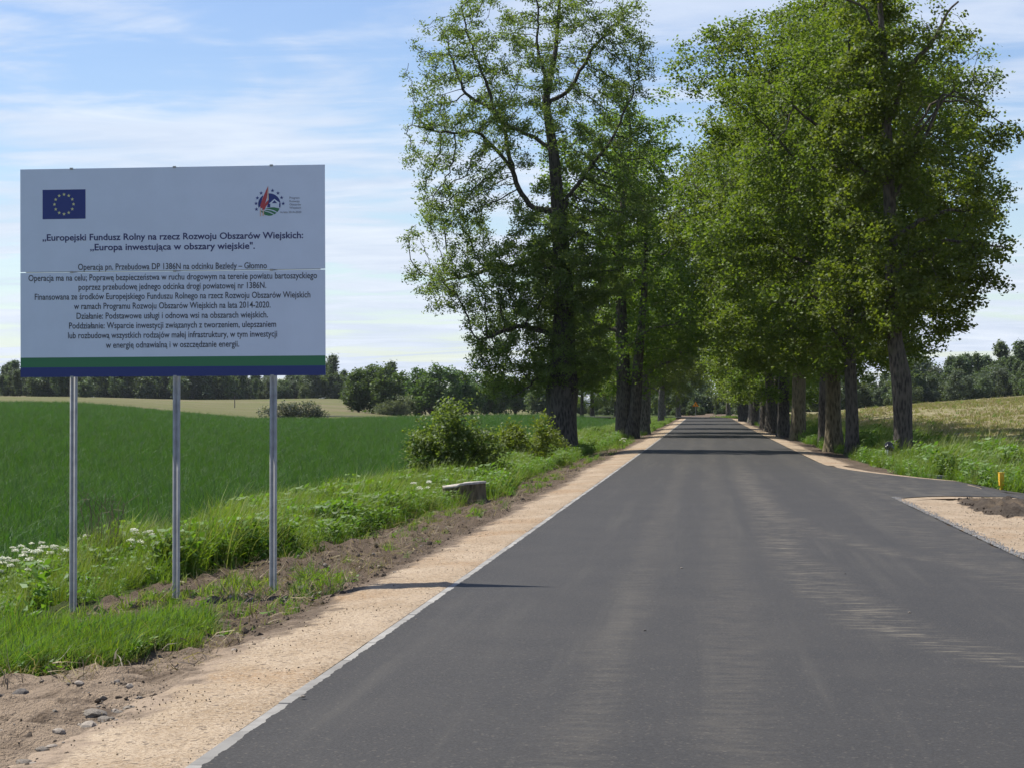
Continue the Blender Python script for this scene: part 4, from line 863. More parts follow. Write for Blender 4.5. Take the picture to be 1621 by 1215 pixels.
def scatter(name, pts, rot, scl, col, label, cat='vegetation', idx=None):
    """one 'stuff' object: points with instances of the sources picked at random"""
    me = bpy.data.meshes.new(name); n = len(pts); me.vertices.add(n); me.vertices.foreach_set('co', np.asarray(pts, np.float32).ravel())
    a = me.attributes.new('rot', 'FLOAT_VECTOR', 'POINT'); a.data.foreach_set('vector', np.asarray(rot, np.float32).ravel())
    a = me.attributes.new('scl', 'FLOAT', 'POINT'); a.data.foreach_set('value', np.asarray(scl, np.float32))
    a = me.attributes.new('pick', 'INT', 'POINT'); a.data.foreach_set('value', np.asarray(RNG.integers(0, len(col.objects), n) if idx is None else idx, np.int32))
    o = link(bpy.data.objects.new(name, me)); tag(o, label, cat, kind='stuff')
    g = bpy.data.node_groups.new(name, 'GeometryNodeTree'); g.interface.new_socket('Geometry', in_out='INPUT', socket_type='NodeSocketGeometry'); g.interface.new_socket('Geometry', in_out='OUTPUT', socket_type='NodeSocketGeometry')
    i, q = g.nodes.new('NodeGroupInput'), g.nodes.new('NodeGroupOutput'); ci = g.nodes.new('GeometryNodeCollectionInfo'); ci.inputs['Collection'].default_value = col; ci.inputs['Separate Children'].default_value = True; ci.inputs['Reset Children'].default_value = True
    ip = g.nodes.new('GeometryNodeInstanceOnPoints'); ip.inputs['Pick Instance'].default_value = True
    def named(nm, dt):
        x = g.nodes.new('GeometryNodeInputNamedAttribute'); x.data_type = dt; x.inputs['Name'].default_value = nm; return x.outputs['Attribute']
    e2r = g.nodes.new('FunctionNodeEulerToRotation'); g.links.new(named('rot', 'FLOAT_VECTOR'), e2r.inputs[0])
    g.links.new(i.outputs[0], ip.inputs['Points']); g.links.new(ci.outputs[0], ip.inputs['Instance']); g.links.new(named('pick', 'INT'), ip.inputs['Instance Index'])
    g.links.new(e2r.outputs[0], ip.inputs['Rotation']); g.links.new(named('scl', 'FLOAT'), ip.inputs['Scale']); g.links.new(ip.outputs[0], q.inputs[0])
    md = o.modifiers.new('scatter', 'NODES'); md.node_group = g; return o
build_shrubs()

# ------------------------------------------------------------------ grasses and crops
def tuft(name, seed, n, h, radius, width, lean, mat, segs=3, curl=0.5, wind=(0.25, 0.0)):
    r = np.random.default_rng(seed); V, F = [], []
    for k in range(n):
        a = r.uniform(0, 6.283); d = radius * math.sqrt(r.random()); bx, by = d * math.cos(a), d * math.sin(a); hh = h * r.uniform(0.55, 1.1); w = width * r.uniform(0.7, 1.3)
        la = r.uniform(0, 6.283); lx, ly = math.cos(la) * lean * r.random() + wind[0] * r.uniform(.3, 1), math.sin(la) * lean * r.random() + wind[1]
        wa = r.uniform(0, 3.14); wx, wy = math.cos(wa) * w / 2, math.sin(wa) * w / 2; b0 = len(V); cu = curl * r.random()
        for s in range(segs):
            t = s / segs; x = bx + lx * hh * t ** 2; y = by + ly * hh * t ** 2; z = hh * (t - cu * t ** 3 * 0.6); ww = (1 - 0.55 * t)
            V += [(x - wx * ww, y - wy * ww, z), (x + wx * ww, y + wy * ww, z)]
        V.append((bx + lx * hh * 1.05, by + ly * hh * 1.05, hh * (1 - cu * 0.6)))
        for s in range(segs - 1): F.append((b0 + 2 * s, b0 + 2 * s + 1, b0 + 2 * s + 3, b0 + 2 * s + 2))
        F.append((b0 + 2 * segs - 2, b0 + 2 * segs - 1, b0 + 2 * segs))
    f4 = np.array([f for f in F if len(f) == 4]).reshape(-1, 4); f3 = np.array([f for f in F if len(f) == 3])
    return bpy.data.objects.new(name, np_mesh(name, V, [f4, f3], M[mat]))
def weed(name, seed, n, h, spread, L, W, mat):
    r = np.random.default_rng(seed); pos, ow = [], []
    for k in range(n):
        a = r.uniform(0, 6.28); d = r.uniform(.2, 1) * spread; z = h * r.uniform(.15, 1); pos.append((math.cos(a) * d * (1 - .3 * z / h), math.sin(a) * d * (1 - .3 * z / h), z)); ow.append((math.cos(a), math.sin(a), -.2))
    return bpy.data.objects.new(name, leaf_mesh(name, np.array(pos), np.array(ow), L, W, M[mat], r, 0.4, 0.7))
def coll(name, objs):
    c = bpy.data.collections.new(name)
    for o in objs: c.objects.link(o)
    return c
def rots(n, tilt=0.12): return np.stack([RNG.normal(0, tilt, n), RNG.normal(0, tilt, n), RNG.uniform(-0.6, 0.6, n)], -1)
def build_grass():
    # verge grass, left: tall swaying blades with broad-leaved weeds
    tall = coll('tall_grass_sources', [tuft('tall_grass', 1, 28, .62, .14, .012, .8, 'grass', 4, .8, (.15, 0)), tuft('tall_grass', 2, 26, .55, .13, .011, .9, 'grass', 4, 1.1, (.1, 0)), tuft('tall_grass', 3, 16, .74, .12, .007, .6, 'grass_pale', 4, .5, (.2, 0)), tuft('tall_grass', 4, 28, .46, .15, .013, .9, 'grass_dark', 4, 1.2, (.1, 0)), weed('weed', 5, 54, .5, .2, .11, .045, 'broadleaf'), weed('weed', 6, 44, .38, .22, .09, .04, 'grass_dark')])
    short = coll('short_grass_sources', [tuft('short_grass', 11, 22, .17, .09, .007, .6, 'grass', 3), tuft('short_grass', 12, 20, .13, .1, .007, .8, 'grass_pale', 3), tuft('short_grass', 13, 18, .21, .08, .007, .5, 'grass_dark', 3), weed('low_weed', 14, 12, .09, .09, .07, .035, 'broadleaf')])
    def sample(n, x0, x1, y0, y1, dens, pw=1.0):
        Y = y0 * (y1 / y0) ** RNG.random(n); X = RNG.uniform(x0, x1, n); k = RNG.random(n) < dens(X, Y); return X[k], Y[k]
    def edge(Y): return 0.28 * fbm(Y * 0.7, Y * 0 + 8.0, 3) + 0.35 * fbm(Y * 0.17, Y * 0 + 2.0, 2)
    def dleft(X, Y):
        inner = np.interp(Y, [12, 18, 20.6, 22.6, 24, 25.6, 30, 40, 60, 140], [-6.5, -6.2, -6.2, -5.95, -5.7, -5.15, -4.8, -4.55, -4.3, -4.2]) + 0.6 * edge(Y)
        d = sstep(inner, inner - 0.35, X) * sstep(-9.0, -8.2, X) * (0.5 + 1.7 * (fbm(X * 1.4, Y * 0.9, 3) + .2)); stump = np.hypot(X + 4.62, Y - 39.6) < 0.42
        post = np.zeros_like(X)
        return np.clip(d, 0, 1) * (~stump)
    X, Y = sample(52000, -9.0, -3.4, 13.5, 140, dleft); n = len(X)
    X = np.concatenate([X, RNG.uniform(-5.1, -4.5, 40), RNG.uniform(-4.95, -4.1, 150)]); Y = np.concatenate([Y, RNG.uniform(38.3, 39.2, 40), RNG.uniform(41, 45.5, 150)]); n = len(X)
    inn = np.clip((-4.4 - X) / 1.2, 0.35, 1); inn[-150:] = 1.3; s = (0.75 + 0.5 * RNG.random(n)) * (0.55 + 0.55 * inn) * (1 + 0.12 * sstep(40, 120, Y)) * (1 + 0.9 * fbm(X * 1.1, Y * .55, 3)); s *= (1 - 0.35 * sstep(-7.2, -8.6, X)) * 0.88 * (1 - 0.42 * sstep(-6.0, -6.8, X) * sstep(25.5, 23, Y))
    pk = RNG.choice(6, n, p=[.26, .22, .16, .16, .12, .08]); pk = np.where((X > -5.4) & (RNG.random(n) < .35), 4, pk)
    scatter('verge_grass', np.stack([X, Y, terrain(X, Y) - .03], -1), rots(n), s, tall, 'tall bright grass and weeds along the left verge', 'grass', pk)
    # near patch of short dense grass in the lower left corner and sparse tufts on the dug soil
    def dnear(X, Y):
        e = .22 * fbm(X * 1.6, Y * 1.2, 3); lo_ = np.interp(X, [-6.5, -4.64, -4.2, -3.73], [13.2, 13.7, 14.1, 14.7]); hi_ = np.interp(X, [-6.5, -5.66, -4.57, -4.1, -3.7], [17.2, 16.7, 17.0, 16.4, 15.2])
        return sstep(lo_ + e, lo_ + .3 + e, Y) * sstep(hi_ + .3 + e * 2, hi_ - .3 + e * 2, Y) * sstep(-3.65, -3.95, X + e)
    X, Y = sample(60000, -7.5, -3.4, 11.5, 20, dnear); n = len(X)
    scatter('short_grass', np.stack([X, Y, terrain(X, Y) - .012], -1), rots(n, .2), RNG.uniform(.7, 1.45, n) * (1 + .5 * fbm(X * 1.5, Y * 1.5, 2)), short, 'patch of short dense grass beside the bare soil at lower left', 'grass')
    def dsoil(X, Y):
        return sstep(.10, .32, fbm(X * 1.3 + 4, Y * .9, 3)) * sstep(-3.25, -3.6, X) * sstep(-6.4, -5.2, X) * .26 * (1 - .6 * sstep(22, 17, Y)) + .004
    X, Y = sample(26000, -6.4, -3.3, 14.5, 120, dsoil); n = len(X)
    scatter('sparse_grass', np.stack([X, Y, terrain(X, Y) - .01], -1), rots(n, .25), RNG.uniform(.5, 1.25, n) * (1 + .6 * sstep(40, 100, Y)), short, 'thin grass tufts sprouting on the dug soil strip', 'grass')
    # right verge
    def dright(X, Y):
        e = edge(Y + 300); inner = 4.75 + e * .7; d = sstep(inner, inner + .5, X) * sstep(8.9, 8.2, X + .4 * (Y < 55)) * (.6 + fbm(X * .8, Y * .5, 2)); dw = (Y < 48.5) & (Y > 38) & ~((X > 6.2 + (48.5 - Y) * .1) & (Y > 45.2))
        return np.clip(d, 0, 1) * (~((Y < 45.0) & (Y > 32))) * (Y > 30) * (~((np.abs(X - 6.3) < .75) & (Y > 50.2) & (Y < 53.2))) * (~((np.abs(X - 5.88) < .45) & (Y > 63.6) & (Y < 67))) * np.where((Y < 54) & (X < 5.4 + (50 - Y) * .22), 0, 1) * np.where((X < 6.0) & (Y > 50), .45, 1)
    X, Y = sample(36000, 4.6, 10.2, 36, 150, dright); n = len(X); s = np.where(X < 6.0, .65, 1.22) * RNG.uniform(.75, 1.3, n) * (1 + .7 * fbm(X * 1.0, Y * .5, 3)) * (1 + .12 * sstep(40, 120, Y))
    scatter('verge_grass', np.stack([X, Y, terrain(X, Y) - .03], -1), rots(n), s, tall, 'tall deep-green grass filling the ditch along the right verge', 'grass')
    # far verges on both sides, up to the bend
    for sgn, lab in ((-1, 'far strip of verge grass under the trees on the left'), (1, 'far strip of verge grass under the trees on the right')):
        n = 6000; Y = RNG.uniform(130, 285, n); X = np.where(sgn < 0, RNG.uniform(-9, -3.6, n), RNG.uniform(4.6, 8.3, n)); X = X - np.where(Y > BEND_Y, BEND_R * (1 - np.cos(np.arcsin(np.clip((Y - BEND_Y) / BEND_R, 0, 1)))), 0)
        scatter('far_verge_grass', np.stack([X, Y, terrain(X, Y) - .03], -1), rots(n), RNG.uniform(.7, 1.3, n) * np.where(np.abs(X) < 5.2, .6, 1), tall, lab, 'grass')
    # wheat
    wh = coll('wheat_sources', [tuft('wheat', 21, 22, .52, .17, .012, .9, 'wheat', 4, 1.1, (.05, 0)), tuft('wheat', 22, 22, .48, .17, .013, 1.0, 'wheat', 4, 1.3, (.05, 0)), tuft('wheat', 23, 20, .55, .16, .011, .8, 'wheat', 4, 1.0, (.05, 0)), tuft('wheat_glint', 24, 12, .42, .2, .007, .8, 'wheat_glint_tone', 4, 1.4, (0, 0))])
    n = 900000; Y = 20 * (300 / 20) ** RNG.random(n); U = RNG.uniform(-90, 1000, n); X = (U - VP_X) / F_PX * Y
    dens = np.minimum(34, 34 * (46 / Y) ** 1.45); per = n / (1090 * math.log(15)); area_d = per / (Y / F_PX * Y); k = (RNG.random(n) < dens / area_d) & (X < -8.25 + .3 * fbm(X, Y * .5, 2)) & (Y < field_edge_y(X, Y)) & ~((Y > 225) & (bend_dist(X, Y) < 9))
    X, Y = X[k], Y[k]; n = len(X); s = (1 + Y / 260) * RNG.uniform(.85, 1.12, n); s = np.minimum(s, 1.9)
    z = terrain(X, Y) - .05 - (s - 1) * .46
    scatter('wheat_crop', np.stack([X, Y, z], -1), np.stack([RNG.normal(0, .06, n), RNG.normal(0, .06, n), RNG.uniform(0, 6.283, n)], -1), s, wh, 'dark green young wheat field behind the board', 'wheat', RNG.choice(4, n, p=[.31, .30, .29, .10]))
    # sparse sprouts on the pale field, right
    sp = coll('sprout_sources', [tuft('sprout', 31, 12, .16, .15, .02, .6, 'stubble_green', 2), tuft('sprout', 32, 10, .12, .15, .02, .8, 'straw', 2), tuft('sprout', 33, 12, .2, .12, .016, .5, 'grass_dark', 2)])
    n = 11000; Y = 60 * (280 / 60) ** RNG.random(n); U = RNG.uniform(1250, 1700, n); X = (U - VP_X) / F_PX * Y; k = (X > 8.6) & (RNG.random(n) < .35 + .8 * fbm(X * .1, Y * .06, 3) + .3); X, Y = X[k], Y[k]; n = len(X)
    scatter('field_sprouts', np.stack([X, Y, terrain(X, Y) - .02], -1), rots(n, .2), RNG.uniform(.7, 1.5, n) * (.8 + Y / 220), sp, 'thin sprouts and straw over the pale field on the right', 'crop', RNG.choice(3, n, p=[.50, .46, .04]))
build_grass()

# ------------------------------------------------------------------ loose stones, clods, pebbles
def rock_mesh(name, seed, mat, flat=0.6, sub=2, rough=0.35):
    bm = bmesh.new(); bmesh.ops.create_icosphere(bm, subdivisions=sub, radius=0.5); r = random.Random(seed); o = Vector((r.uniform(0, 50),) * 3)
    for v in bm.verts:
        f = 1 + rough * mnoise.noise(v.co * 2.2 + o) + rough * .5 * mnoise.noise(v.co * 5 + o); v.co = Vector((v.co.x * f, v.co.y * f * .85, v.co.z * f * flat))
    me = bpy.data.meshes.new(name); bm.to_mesh(me); bm.free(); me.materials.append(M[mat]); return me
def build_stones():
    mats = {k: [rock_mesh('stone', 100 + i * 7 + j, k, (.55, .7)[i]) for i in range(2)] for j, k in enumerate(('stone', 'pale_stone', 'dark_stone', 'clod'))}
    L = [(32, 1098, 32, 'dark_stone', 1, 'stone', 'dark angular stone against the grass edge in the lower left corner'),
         (94, 1158, 26, 'pale_stone', 0, 'stone', 'rounded pale stone lying alone on the soil in the lower left corner'),
         (143, 1149, 34, 'pale_stone', 1, 'stone', 'pinkish-white stone, palest of the line of stones beside the gravel'),
         (168, 1139, 32, 'stone', 0, 'stone', 'flat grey stone just above the palest stone in the line'),
         (188, 1128, 18, 'stone', 1, 'stone', 'small upright grey stone in the middle of the line of stones'),
         (206, 1121, 26, 'stone', 0, 'stone', 'grey stone near the upper end of the line of stones'),
         (226, 1111, 12, 'pale_stone', 1, 'stone', 'small pale stone ending the line of stones by the gravel'),
         (152, 1128, 42, 'stone', 0, 'stone', 'long flat half-buried slab left of the line of stones'),
         (66, 1187, 24, 'stone', 0, 'stone', 'low grey stone beside a weed at the bottom left'), (82, 1181, 22, 'pale_stone', 0, 'stone', 'pale stone touching the low grey one at the bottom left'), (40, 1206, 28, 'stone', 1, 'stone', 'half-buried stone at the bottom edge on the left'), (52, 1209, 20, 'pale_stone', 0, 'stone', 'pale stone at the bottom edge next to the half-buried one'),
         (126, 1082, 18, 'pale_stone', 1, 'stone', 'upright pointed pale stone at the edge of the short grass'),
         (371, 1029, 16, 'pale_stone', 0, 'stone', 'flat pale stone where soil meets gravel below the right post'), (418, 1011, 13, 'pale_stone', 1, 'stone', 'pale stone on the gravel edge to the right of the dug soil'), (318, 1009, 14, 'pale_stone', 0, 'stone', 'small flat stone on the dug soil below the middle post'),
         (290, 977, 18, 'dark_stone', 1, 'stone', 'dark block of stone just below the foot of the middle post'), (276, 976, 15, 'pale_stone', 0, 'stone', 'white flat chip beside the foot of the middle post'), (279, 1002, 18, 'stone', 0, 'stone', 'blue-grey slab in the dug soil below the middle post'),
         (478, 933, 24, 'dark_stone', 0, 'stone', 'flat dark stone to the right of the foot of the right post'), (601, 896, 10, 'pale_stone', 1, 'stone', 'small buff stone at the grass edge between board and stump'), (1603, 860, 12, 'pale_stone', 0, 'stone', 'pale stone on the gravel corner at the right edge'), (1568, 1020, 0, '', 0, '', '')]
    for px, py, w, mt, i, nm, lab in L:
        if not w: continue
        p = ground_pt(px, py); s = w * p.y / F_PX; o = link(bpy.data.objects.new(nm, mats[mt][i])); o.scale = (s, s * random.uniform(.8, 1.1), s * random.uniform(.75, 1.05))
        o.rotation_euler = (random.uniform(-.15, .15), random.uniform(-.15, .15), random.uniform(0, 6)); o.location = (p.x, p.y, p.z - s * .05); tag(o, lab, 'stone', 'loose stones on the verge')
    # small pebbles and clods: uncountable
    def src(nm, mat, n=3): return [bpy.data.objects.new(nm, rock_mesh(nm, 300 + k * 3 + len(nm), mat, .65, 1, .45)) for k in range(n)]
    cl = coll('clod_sources', src('clod', 'clod')); pb = coll('pebble_sources', src('pebble', 'pebble') + src('dark_crumb', 'clod', 1)); gt = coll('grit_sources', src('grit', 'grit'))
    n = 30000; Y = 9 * (70 / 9) ** RNG.random(n); X = RNG.uniform(-6.6, -3.0, n); k = (RNG.random(n) < (.03 + .2 * (Y > 15)) + np.where(Y > 15, 1.1, .35) * np.clip(fbm(X * 1.5, Y * 1.1 + 20, 3), 0, 1)) & (X < -3.15 + .2 * fbm(Y, Y * 0, 2)); X, Y = X[k], Y[k]; n = len(X)
    scatter('soil_clods', np.stack([X, Y, terrain(X, Y)], -1), RNG.uniform(0, 6, (n, 3)), RNG.uniform(.008, .032, n) * (1 + 2.0 * (RNG.random(n) < .06)), cl, 'crumbs and clods of dark soil on the left verge', 'soil')
    n = 6500; Y = 9 * (60 / 9) ** RNG.random(n); X = RNG.uniform(-3.6, -2.33, n); k = RNG.random(n) < np.clip(.22 + 1.6 * fbm(X * 2.0, Y * 1.2, 3), .04, 1); X, Y = X[k], Y[k]; n = len(X)
    scatter('gravel_pebbles', np.stack([X, Y, terrain(X, Y) + .022], -1), RNG.uniform(0, 6, (n, 3)), RNG.uniform(.004, .015, n) * (1 + 1.0 * (RNG.random(n) < .04)), pb, 'small pebbles strewn over the sandy left shoulder', 'pebbles')
    n = 3600; Y = 20 * (60 / 20) ** RNG.random(n); X = 3.40 + np.abs(RNG.normal(0, .07, n)); k = Y < 38.5; X, Y = X[k], Y[k]; n = len(X)
    scatter('edge_grit', np.stack([X, Y, road_z(Y) + .006], -1), RNG.uniform(0, 6, (n, 3)), RNG.uniform(.008, .026, n), gt, 'grey grit spilling along the right asphalt edge', 'grit')
    n = 3000; Y = RNG.uniform(20, 37, n); X = RNG.uniform(3.5, 6.0, n)
    scatter('gravel_pebbles', np.stack([X, Y, terrain(X, Y) + .02], -1), RNG.uniform(0, 6, (n, 3)), RNG.uniform(.006, .022, n), pb, 'pebbles and crumbs on the gravel corner at right', 'pebbles')
    n = 900; X = RNG.uniform(4.4, 8.0, n); Y = RNG.uniform(33.3, 38.2, n); 
    scatter('heap_clods', np.stack([X, Y, terrain(X, Y) + .07], -1), RNG.uniform(0, 6, (n, 3)), RNG.uniform(.015, .05, n), cl, 'lumps of soil over the dark heap at right', 'soil')
    lt = coll('litter_sources', src('chip', 'stone', 2) + src('chip', 'clod', 2) + src('chip', 'pale_stone', 1))
    n = 1500; Y = 9 * (26 / 9) ** RNG.random(n); X = RNG.uniform(-5.2, -3.05, n); k = RNG.random(n) < np.clip(.25 + 1.5 * fbm(X * 1.7 + 9, Y * 1.3, 3), .03, 1); X, Y = X[k], Y[k]; n = len(X)
    scatter('stone_litter', np.stack([X, Y, terrain(X, Y) + .002], -1), np.stack([RNG.normal(0, .3, n), RNG.normal(0, .3, n), RNG.uniform(0, 6, n)], -1), .012 + .05 * RNG.random(n) ** 3, lt, 'small stone chips and crumbs on the bare soil at lower left', 'stones')
    # dry straw litter on the dug soil
    st = coll('straw_sources', [tuft('straw_litter', 80, 5, .16, .12, .006, 2.5, 'straw', 2), tuft('straw_litter', 81, 4, .12, .12, .008, 2.5, 'dry_stem', 2)])
    n = 2200; Y = 13 * (90 / 13) ** RNG.random(n); X = RNG.uniform(-5.6, -3.3, n)
    scatter('straw_litter', np.stack([X, Y, terrain(X, Y) + .01], -1), np.stack([RNG.normal(0, .9, n), RNG.normal(0, .9, n), RNG.uniform(0, 6, n)], -1), RNG.uniform(.5, 1.3, n), st, 'dry straw litter on the dug soil strip', 'straw')
    mats2 = mats
    for px, py, s, m in ((1079, 904, .03, 'pale_stone'), (480, 1115, .03, 'pale_stone'), (1021, 1003, .02, 'dark_stone'), (1440, 971, .025, 'pale_stone'), (1338, 911, .02, 'dark_stone'), (659, 989, .02, 'pale_stone')):
        p = at(px, py, CAM_H * F_PX / (py - VP_Y)); o = link(bpy.data.objects.new('pebble', mats2[m][0])); o.scale = (s, s, s * .8); o.location = (p.x, p.y, float(road_z(p.y)) + .018); tag(o, 'tiny stray pebble lying on the asphalt', 'pebble', 'pebbles on the asphalt')
build_stones()

# ------------------------------------------------------------------ cow parsley and dry weed
def build_flowers():
    def parsley(seed, n_umb, h, spread):
        r = np.random.default_rng(seed); P = [np.array([0, 0, -.05])]; par = [-1]; R = [.007]; tips = []; lp, lo = [], []
        for k in range(n_umb):
            a = r.uniform(0, 6.28); d = spread * r.uniform(.2, 1); hh = h * r.uniform(.6, 1.08); prev = 0
            for s in (.35, .7, 1.0): P.append(np.array([math.cos(a) * d * s ** 1.6, math.sin(a) * d * s ** 1.6, hh * s])); par.append(prev); prev = len(P) - 1; R.append(.005 * (1.2 - s * .7))
            tips.append(P[-1].copy())
            for q in range(5): lp.append(P[-2] + r.normal(0, .05, 3)); lo.append((math.cos(a), math.sin(a), 0))
        return (tips, tube_mesh('stems', np.array(P), np.array(par), np.array(R), M['stem']), leaf_mesh('leaves', np.array(lp), np.array(lo), .1, .035, M['broadleaf'], r))
    def head(seed):
        r = np.random.default_rng(seed); pts = []
        for q in range(70):
            rr = .042 * math.sqrt(r.random()); b = r.uniform(0, 6.28); pts.append((rr * math.cos(b), rr * math.sin(b), .03 - rr * rr * 7 + r.normal(0, .006)))
        return leaf_mesh('flower_head', np.array(pts), np.array(pts) * 8, .017, .015, M['petal'], r, 0, .5)
    heads = [head(400 + k) for k in range(3)]
    def plant(px, py, Y, k, lab, sx, smax):
        p = at(px, py, Y); g = tz(p.x, Y); h = (.95, .85, 1.05)[k]; root = empty('cow_parsley', (p.x, Y, g), random.uniform(0, 6)); s = min(smax, max(.5, (p.z - g) / (h * .95))); root.scale = (sx, sx, s); tag(root, lab, 'flower', 'cow parsley in the verge')
        tips, st, lv = ms[k]; link(bpy.data.objects.new('stems', st), root); link(bpy.data.objects.new('leaves', lv), root)
        for n_, t in enumerate(tips):
            o = link(bpy.data.objects.new('flower_head', heads[n_ % 3]), root); o.location = t; q = random.uniform(.75, 1.25); o.scale = (q, q, q / s); o.rotation_euler = (random.uniform(-.3, .3), random.uniform(-.3, .3), random.uniform(0, 6))
    ms = [parsley(200 + k, (9, 6, 11)[k], (.95, .85, 1.05)[k], (.28, .2, .36)[k]) for k in range(3)]
    S = [(20, 873, 24.0, 0, 'cow parsley at the left edge of the picture, highest of its cluster'), (8, 893, 22.6, 1, 'small cow parsley at the very left edge below the taller one'), (62, 885, 23.6, 2, 'broad cow parsley halfway between the left edge and the left post'), (88, 884, 24.2, 1, 'cow parsley close to the left side of the left post'), (45, 899, 22.6, 0, 'lower cow parsley left of the left post'), (136, 856, 25.5, 1, 'small cow parsley just right of the left post'), (240, 866, 25.0, 2, 'broad white cow parsley left of the middle post'), (238, 890, 24.0, 0, 'drooping cow parsley below the broad one by the middle post'), (297, 836, 29.0, 1, 'faint cow parsley just right of the middle post')]
    for px, py, Y, k, lab in S: plant(px, py, Y, k, lab, 1.0, 9.0)
    for px, py, Y, k, lab in ((668, 768, 38.5, 0, 'small white cow parsley left of the stump'), (985, 710, 86, 1, 'white flowering plant right of the old ash trunk'), (1500, 716, 60, 0, 'white cow parsley in the ditch grass behind the culvert'), (1511, 722, 57, 1, 'lower cow parsley right above the culvert')):
        plant(px, py, Y, k, lab, 1.2, 1.6)
    # last year's dry stalks by the left post
    r = np.random.default_rng(9); P = [np.array([0, 0, -.05])]; par = [-1]; R = [.006]
    for k in range(34):
        a = r.uniform(0, 6.28); prev = 0; x, y = .3 * math.cos(a) * r.random(), .2 * math.sin(a)
        for s in (.3, .6, .85, 1.0):
            P.append(np.array([x * (1 + s) + .25 * s * s * r.uniform(-.3, 1), y, s * r.uniform(.8, 1.15)])); par.append(prev); prev = len(P) - 1; R.append(.003)
    p = at(168, 830, 24.5); root = empty('dry_weed', (p.x, 24.5, tz(p.x, 24.5))); tag(root, 'greyish dead stalks standing in the grass between the left and middle posts', 'weed')
    link(bpy.data.objects.new('stalks', tube_mesh('stalks', np.array(P), np.array(par), np.array(R), M['dry_stem'])), root)
build_flowers()

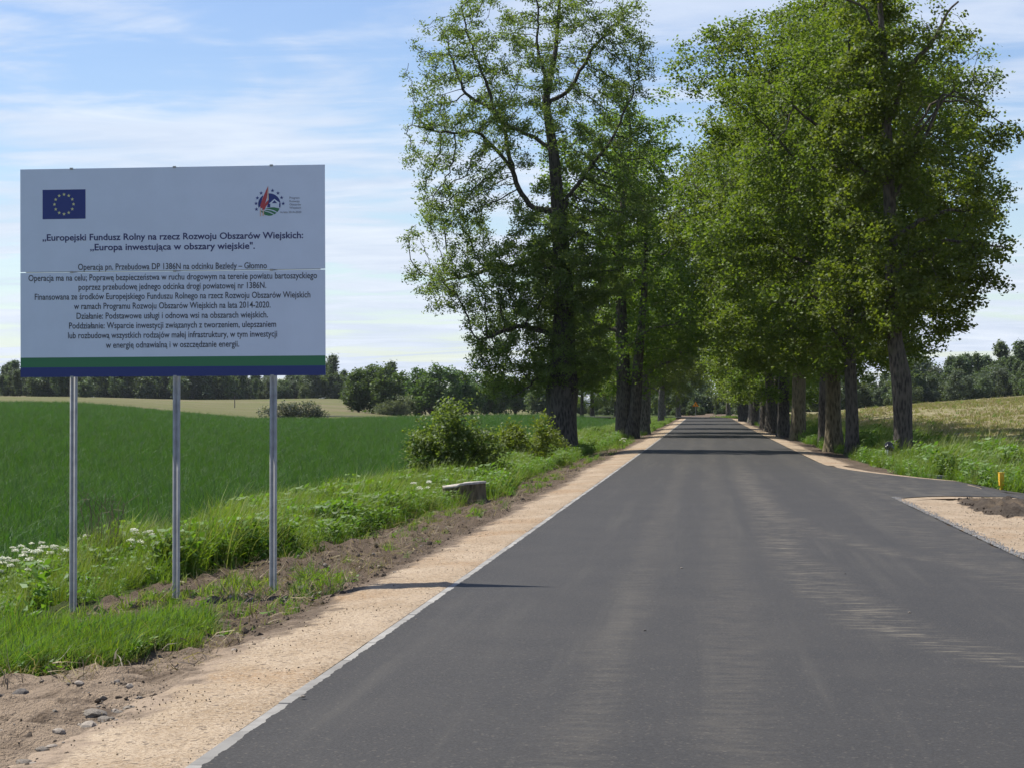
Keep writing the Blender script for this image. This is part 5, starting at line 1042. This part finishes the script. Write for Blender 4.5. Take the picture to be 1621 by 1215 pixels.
# ------------------------------------------------------------------ stump, post, stake, culvert, sign, pole
def build_small_things():
    # stump with sawn, leaning top
    X, Y = -4.62, 39.6; z = tz(X, Y) - 0.11; root = empty('tree_stump', (X, Y, z)); tag(root, 'broad sawn tree stump with grey cut top in the left verge grass', 'stump')
    n = 40; V = []; levels = [(-.2, 1.6), (0.0, 1.38), (.08, 1.18), (.18, 1.04), (.30, .97), (.40, .98), (.46, 1.0)]
    for hz, k in levels:
        for i in range(n):
            a = i / n * 2 * math.pi; r = .37 * k * (1 + .10 * math.sin(3 * a + 1) + .06 * math.sin(7 * a) + .22 * max(0, .3 - hz) * math.sin(5 * a + 2) + .12 * mnoise.noise(Vector((math.cos(a) * 4, math.sin(a) * 4, hz * 5)))); V.append((r * 1.05 * math.cos(a), r * math.sin(a), hz + .035 * math.cos(a) * max(hz, 0) / .46))
    m = len(levels); F = []
    for l in range(m - 1):
        for i in range(n): F.append((l * n + i, l * n + (i + 1) % n, (l + 1) * n + (i + 1) % n, (l + 1) * n + i))
    np_obj('bark_side', V, np.array(F), M['mossy_bark'], root, True)
    T = []; 
    for ring, hz in ((1.0, .455), (1.02, .475), (1.0, .50)):
        for i in range(n):
            a = i / n * 2 * math.pi; r = .375 * ring * (1 + .10 * math.sin(3 * a + 1) + .06 * math.sin(7 * a)); T.append((r * 1.05 * math.cos(a), r * math.sin(a), hz + .035 * math.cos(a) - (.03 if math.cos(a) < -.1 else 0)))
    T.append((0, 0, .495)); F4 = [(l * n + i, l * n + (i + 1) % n, (l + 1) * n + (i + 1) % n, (l + 1) * n + i) for l in range(2) for i in range(n)]; F3 = [(2 * n + i, 2 * n + (i + 1) % n, 3 * n) for i in range(n)]
    np_obj('cut_top', T, [np.array(F4), np.array(F3)], M['cut_wood'], root)
    # yellow marker post
    p = at(1585, 770, 45.6); z = tz(p.x, 45.6); root = empty('marker_post', (p.x, 45.6, z), .3); tag(root, 'short yellow marker post in the grass beside the driveway', 'marker post')
    top = at(1585, 748.5, 45.6).z - z
    bm_obj('stem', box_bm(-.028, .028, -.02, .02, -.15, top - .22, .006), M['yellow'], root); bm_obj('head', box_bm(-.055, .055, -.045, .045, top - .27, top, .014), M['yellow'], root)
    bm_obj('cap', box_bm(-.06, .06, -.05, .05, top + .001, top + .018, .006), M['yellow'], root)
    # stake with black bag and white laths at the foot of the first lime
    Y = 66.2; p = at(1408, 720, Y); z = tz(p.x, Y); root = empty('stake', (p.x, Y, z)); tag(root, 'weathered stake with black bag over its top, leaning by the lime trunk', 'stake')
    h = at(1408, 700.5, Y).z - z
    bm = box_bm(-.075, .075, -.03, .03, -.2, h - .16, .01); [setattr(v.co, 'x', v.co.x * (.55 if v.co.z < 0 else 1)) for v in bm.verts]; bm_obj('plank', bm, M['grey_wood'], root)
    me = rock_mesh('bag', 77, 'black', 1.0, 3, .4); o = link(bpy.data.objects.new('bag', me), root); o.scale = (.29, .22, .30); o.location = (-.01, 0, h - .12)
    for dx, tilt, l in ((-.10, .12, .42), (-.20, .25, .36)):
        b = bm_obj('white_lath', box_bm(-.02, .02, -.01, .01, -.1, l, .004), M['white_paint'], root); b.location = (dx, -.06, .05); b.rotation_euler = (0, tilt, 0)
    # concrete culvert end in the ditch
    Y = 52.5; p = at(1505, 742, Y); z = tz(p.x, Y) - 0.12; root = empty('culvert', (p.x, Y, z), .25); tag(root, 'grey concrete culvert end half hidden in the ditch grass on the right', 'culvert')
    bm = box_bm(-.55, .5, -.12, .12, -.5, .27, .02)
    for v in bm.verts:
        if v.co.z > 0: v.co.z -= .16 * max(0, v.co.x); v.co.y += .12
    bm_obj('headwall', bm, M['concrete'], root)
    bm = bmesh.new(); bmesh.ops.create_cone(bm, cap_ends=False, segments=24, radius1=.2, radius2=.2, depth=.5, matrix=Matrix.Translation((0, -.12, -.12)) @ Matrix.Rotation(math.pi / 2, 4, 'X')); bm_obj('pipe', bm, M['concrete'], root)
    # far warning sign
    Y = 290.5; p = at(1101.2, 660, Y); z = tz(p.x, Y); root = empty('warning_sign', (p.x, Y, z)); tag(root, 'small orange triangular warning sign on a grey post at the bend', 'road sign')
    zt = at(1101.2, 634.6, Y).z - z; zb = at(1101.2, 642.8, Y).z - z; w = .45
    bm = bmesh.new(); bmesh.ops.create_cone(bm, cap_ends=True, segments=10, radius1=.03, radius2=.03, depth=zt + .3, matrix=Matrix.Translation((0, .05, zt / 2 - .2))); bm_obj('post', bm, M['zinc'], root)
    def tri(nm, s, y, mat, th=.006):
        c = zb + (zt - zb) * .36; pts = [(-w * s, c - (c - zb) * s), (w * s, c - (c - zb) * s), (0, c + (zt - c) * s)]; V = [(a, y, b) for a, b in pts] + [(a, y + th, b) for a, b in pts]
        me = bpy.data.meshes.new(nm); me.from_pydata(V, [], [(0, 1, 2), (5, 4, 3), (0, 3, 4, 1), (1, 4, 5, 2), (2, 5, 3, 0)]); me.update(); me.materials.append(M[mat]); link(bpy.data.objects.new(nm, me), root)
    tri('border', 1.0, 0.0, 'sign_red'); tri('face', .84, -.004, 'amber', .003)
    c0 = zb + .12; bm = box_bm(-.035, .035, -.010, -.006, c0, c0 + .2); box_bm(-.035, .10, -.010, -.006, c0 + .2, c0 + .26, 0, bm); bm_obj('bend_arrow', bm, M['black'], root)
    # pole in the pale field, left
    p = ground_pt(371.5, 645); z = p.z; top = at(371.5, 626.5, p.y).z - z; root = empty('utility_pole', (p.x, p.y, z)); tag(root, 'thin lone pole standing in the pale field below the board', 'pole')
    bm = bmesh.new(); bmesh.ops.create_cone(bm, cap_ends=True, segments=10, radius1=.11, radius2=.08, depth=top + .5, matrix=Matrix.Translation((0, 0, top / 2 - .25))); bm_obj('shaft', bm, M['pole_wood'], root); bm_obj('cap', box_bm(-.12, .12, -.12, .12, top, top + .06, .02), M['pole_wood'], root)
build_small_things()

# ------------------------------------------------------------------ the summer air between here and the far woods
def build_haze():
    m = bpy.data.materials.new('haze'); m.use_nodes = True; nt = m.node_tree; nt.nodes.clear()
    out = nt.nodes.new('ShaderNodeOutputMaterial'); v = nt.nodes.new('ShaderNodeVolumePrincipled')
    v.inputs['Color'].default_value = (0.80, 0.88, 1.0, 1); v.inputs['Density'].default_value = 0.00004; v.inputs['Anisotropy'].default_value = 0.2
    nt.links.new(v.outputs[0], out.inputs['Volume'])
    o = bm_obj('haze', box_bm(-1510, 1510, -130, 2610, -2.0, 32.0), m); tag(o, 'thin summer haze over the whole landscape', 'haze', kind='stuff')
build_haze()
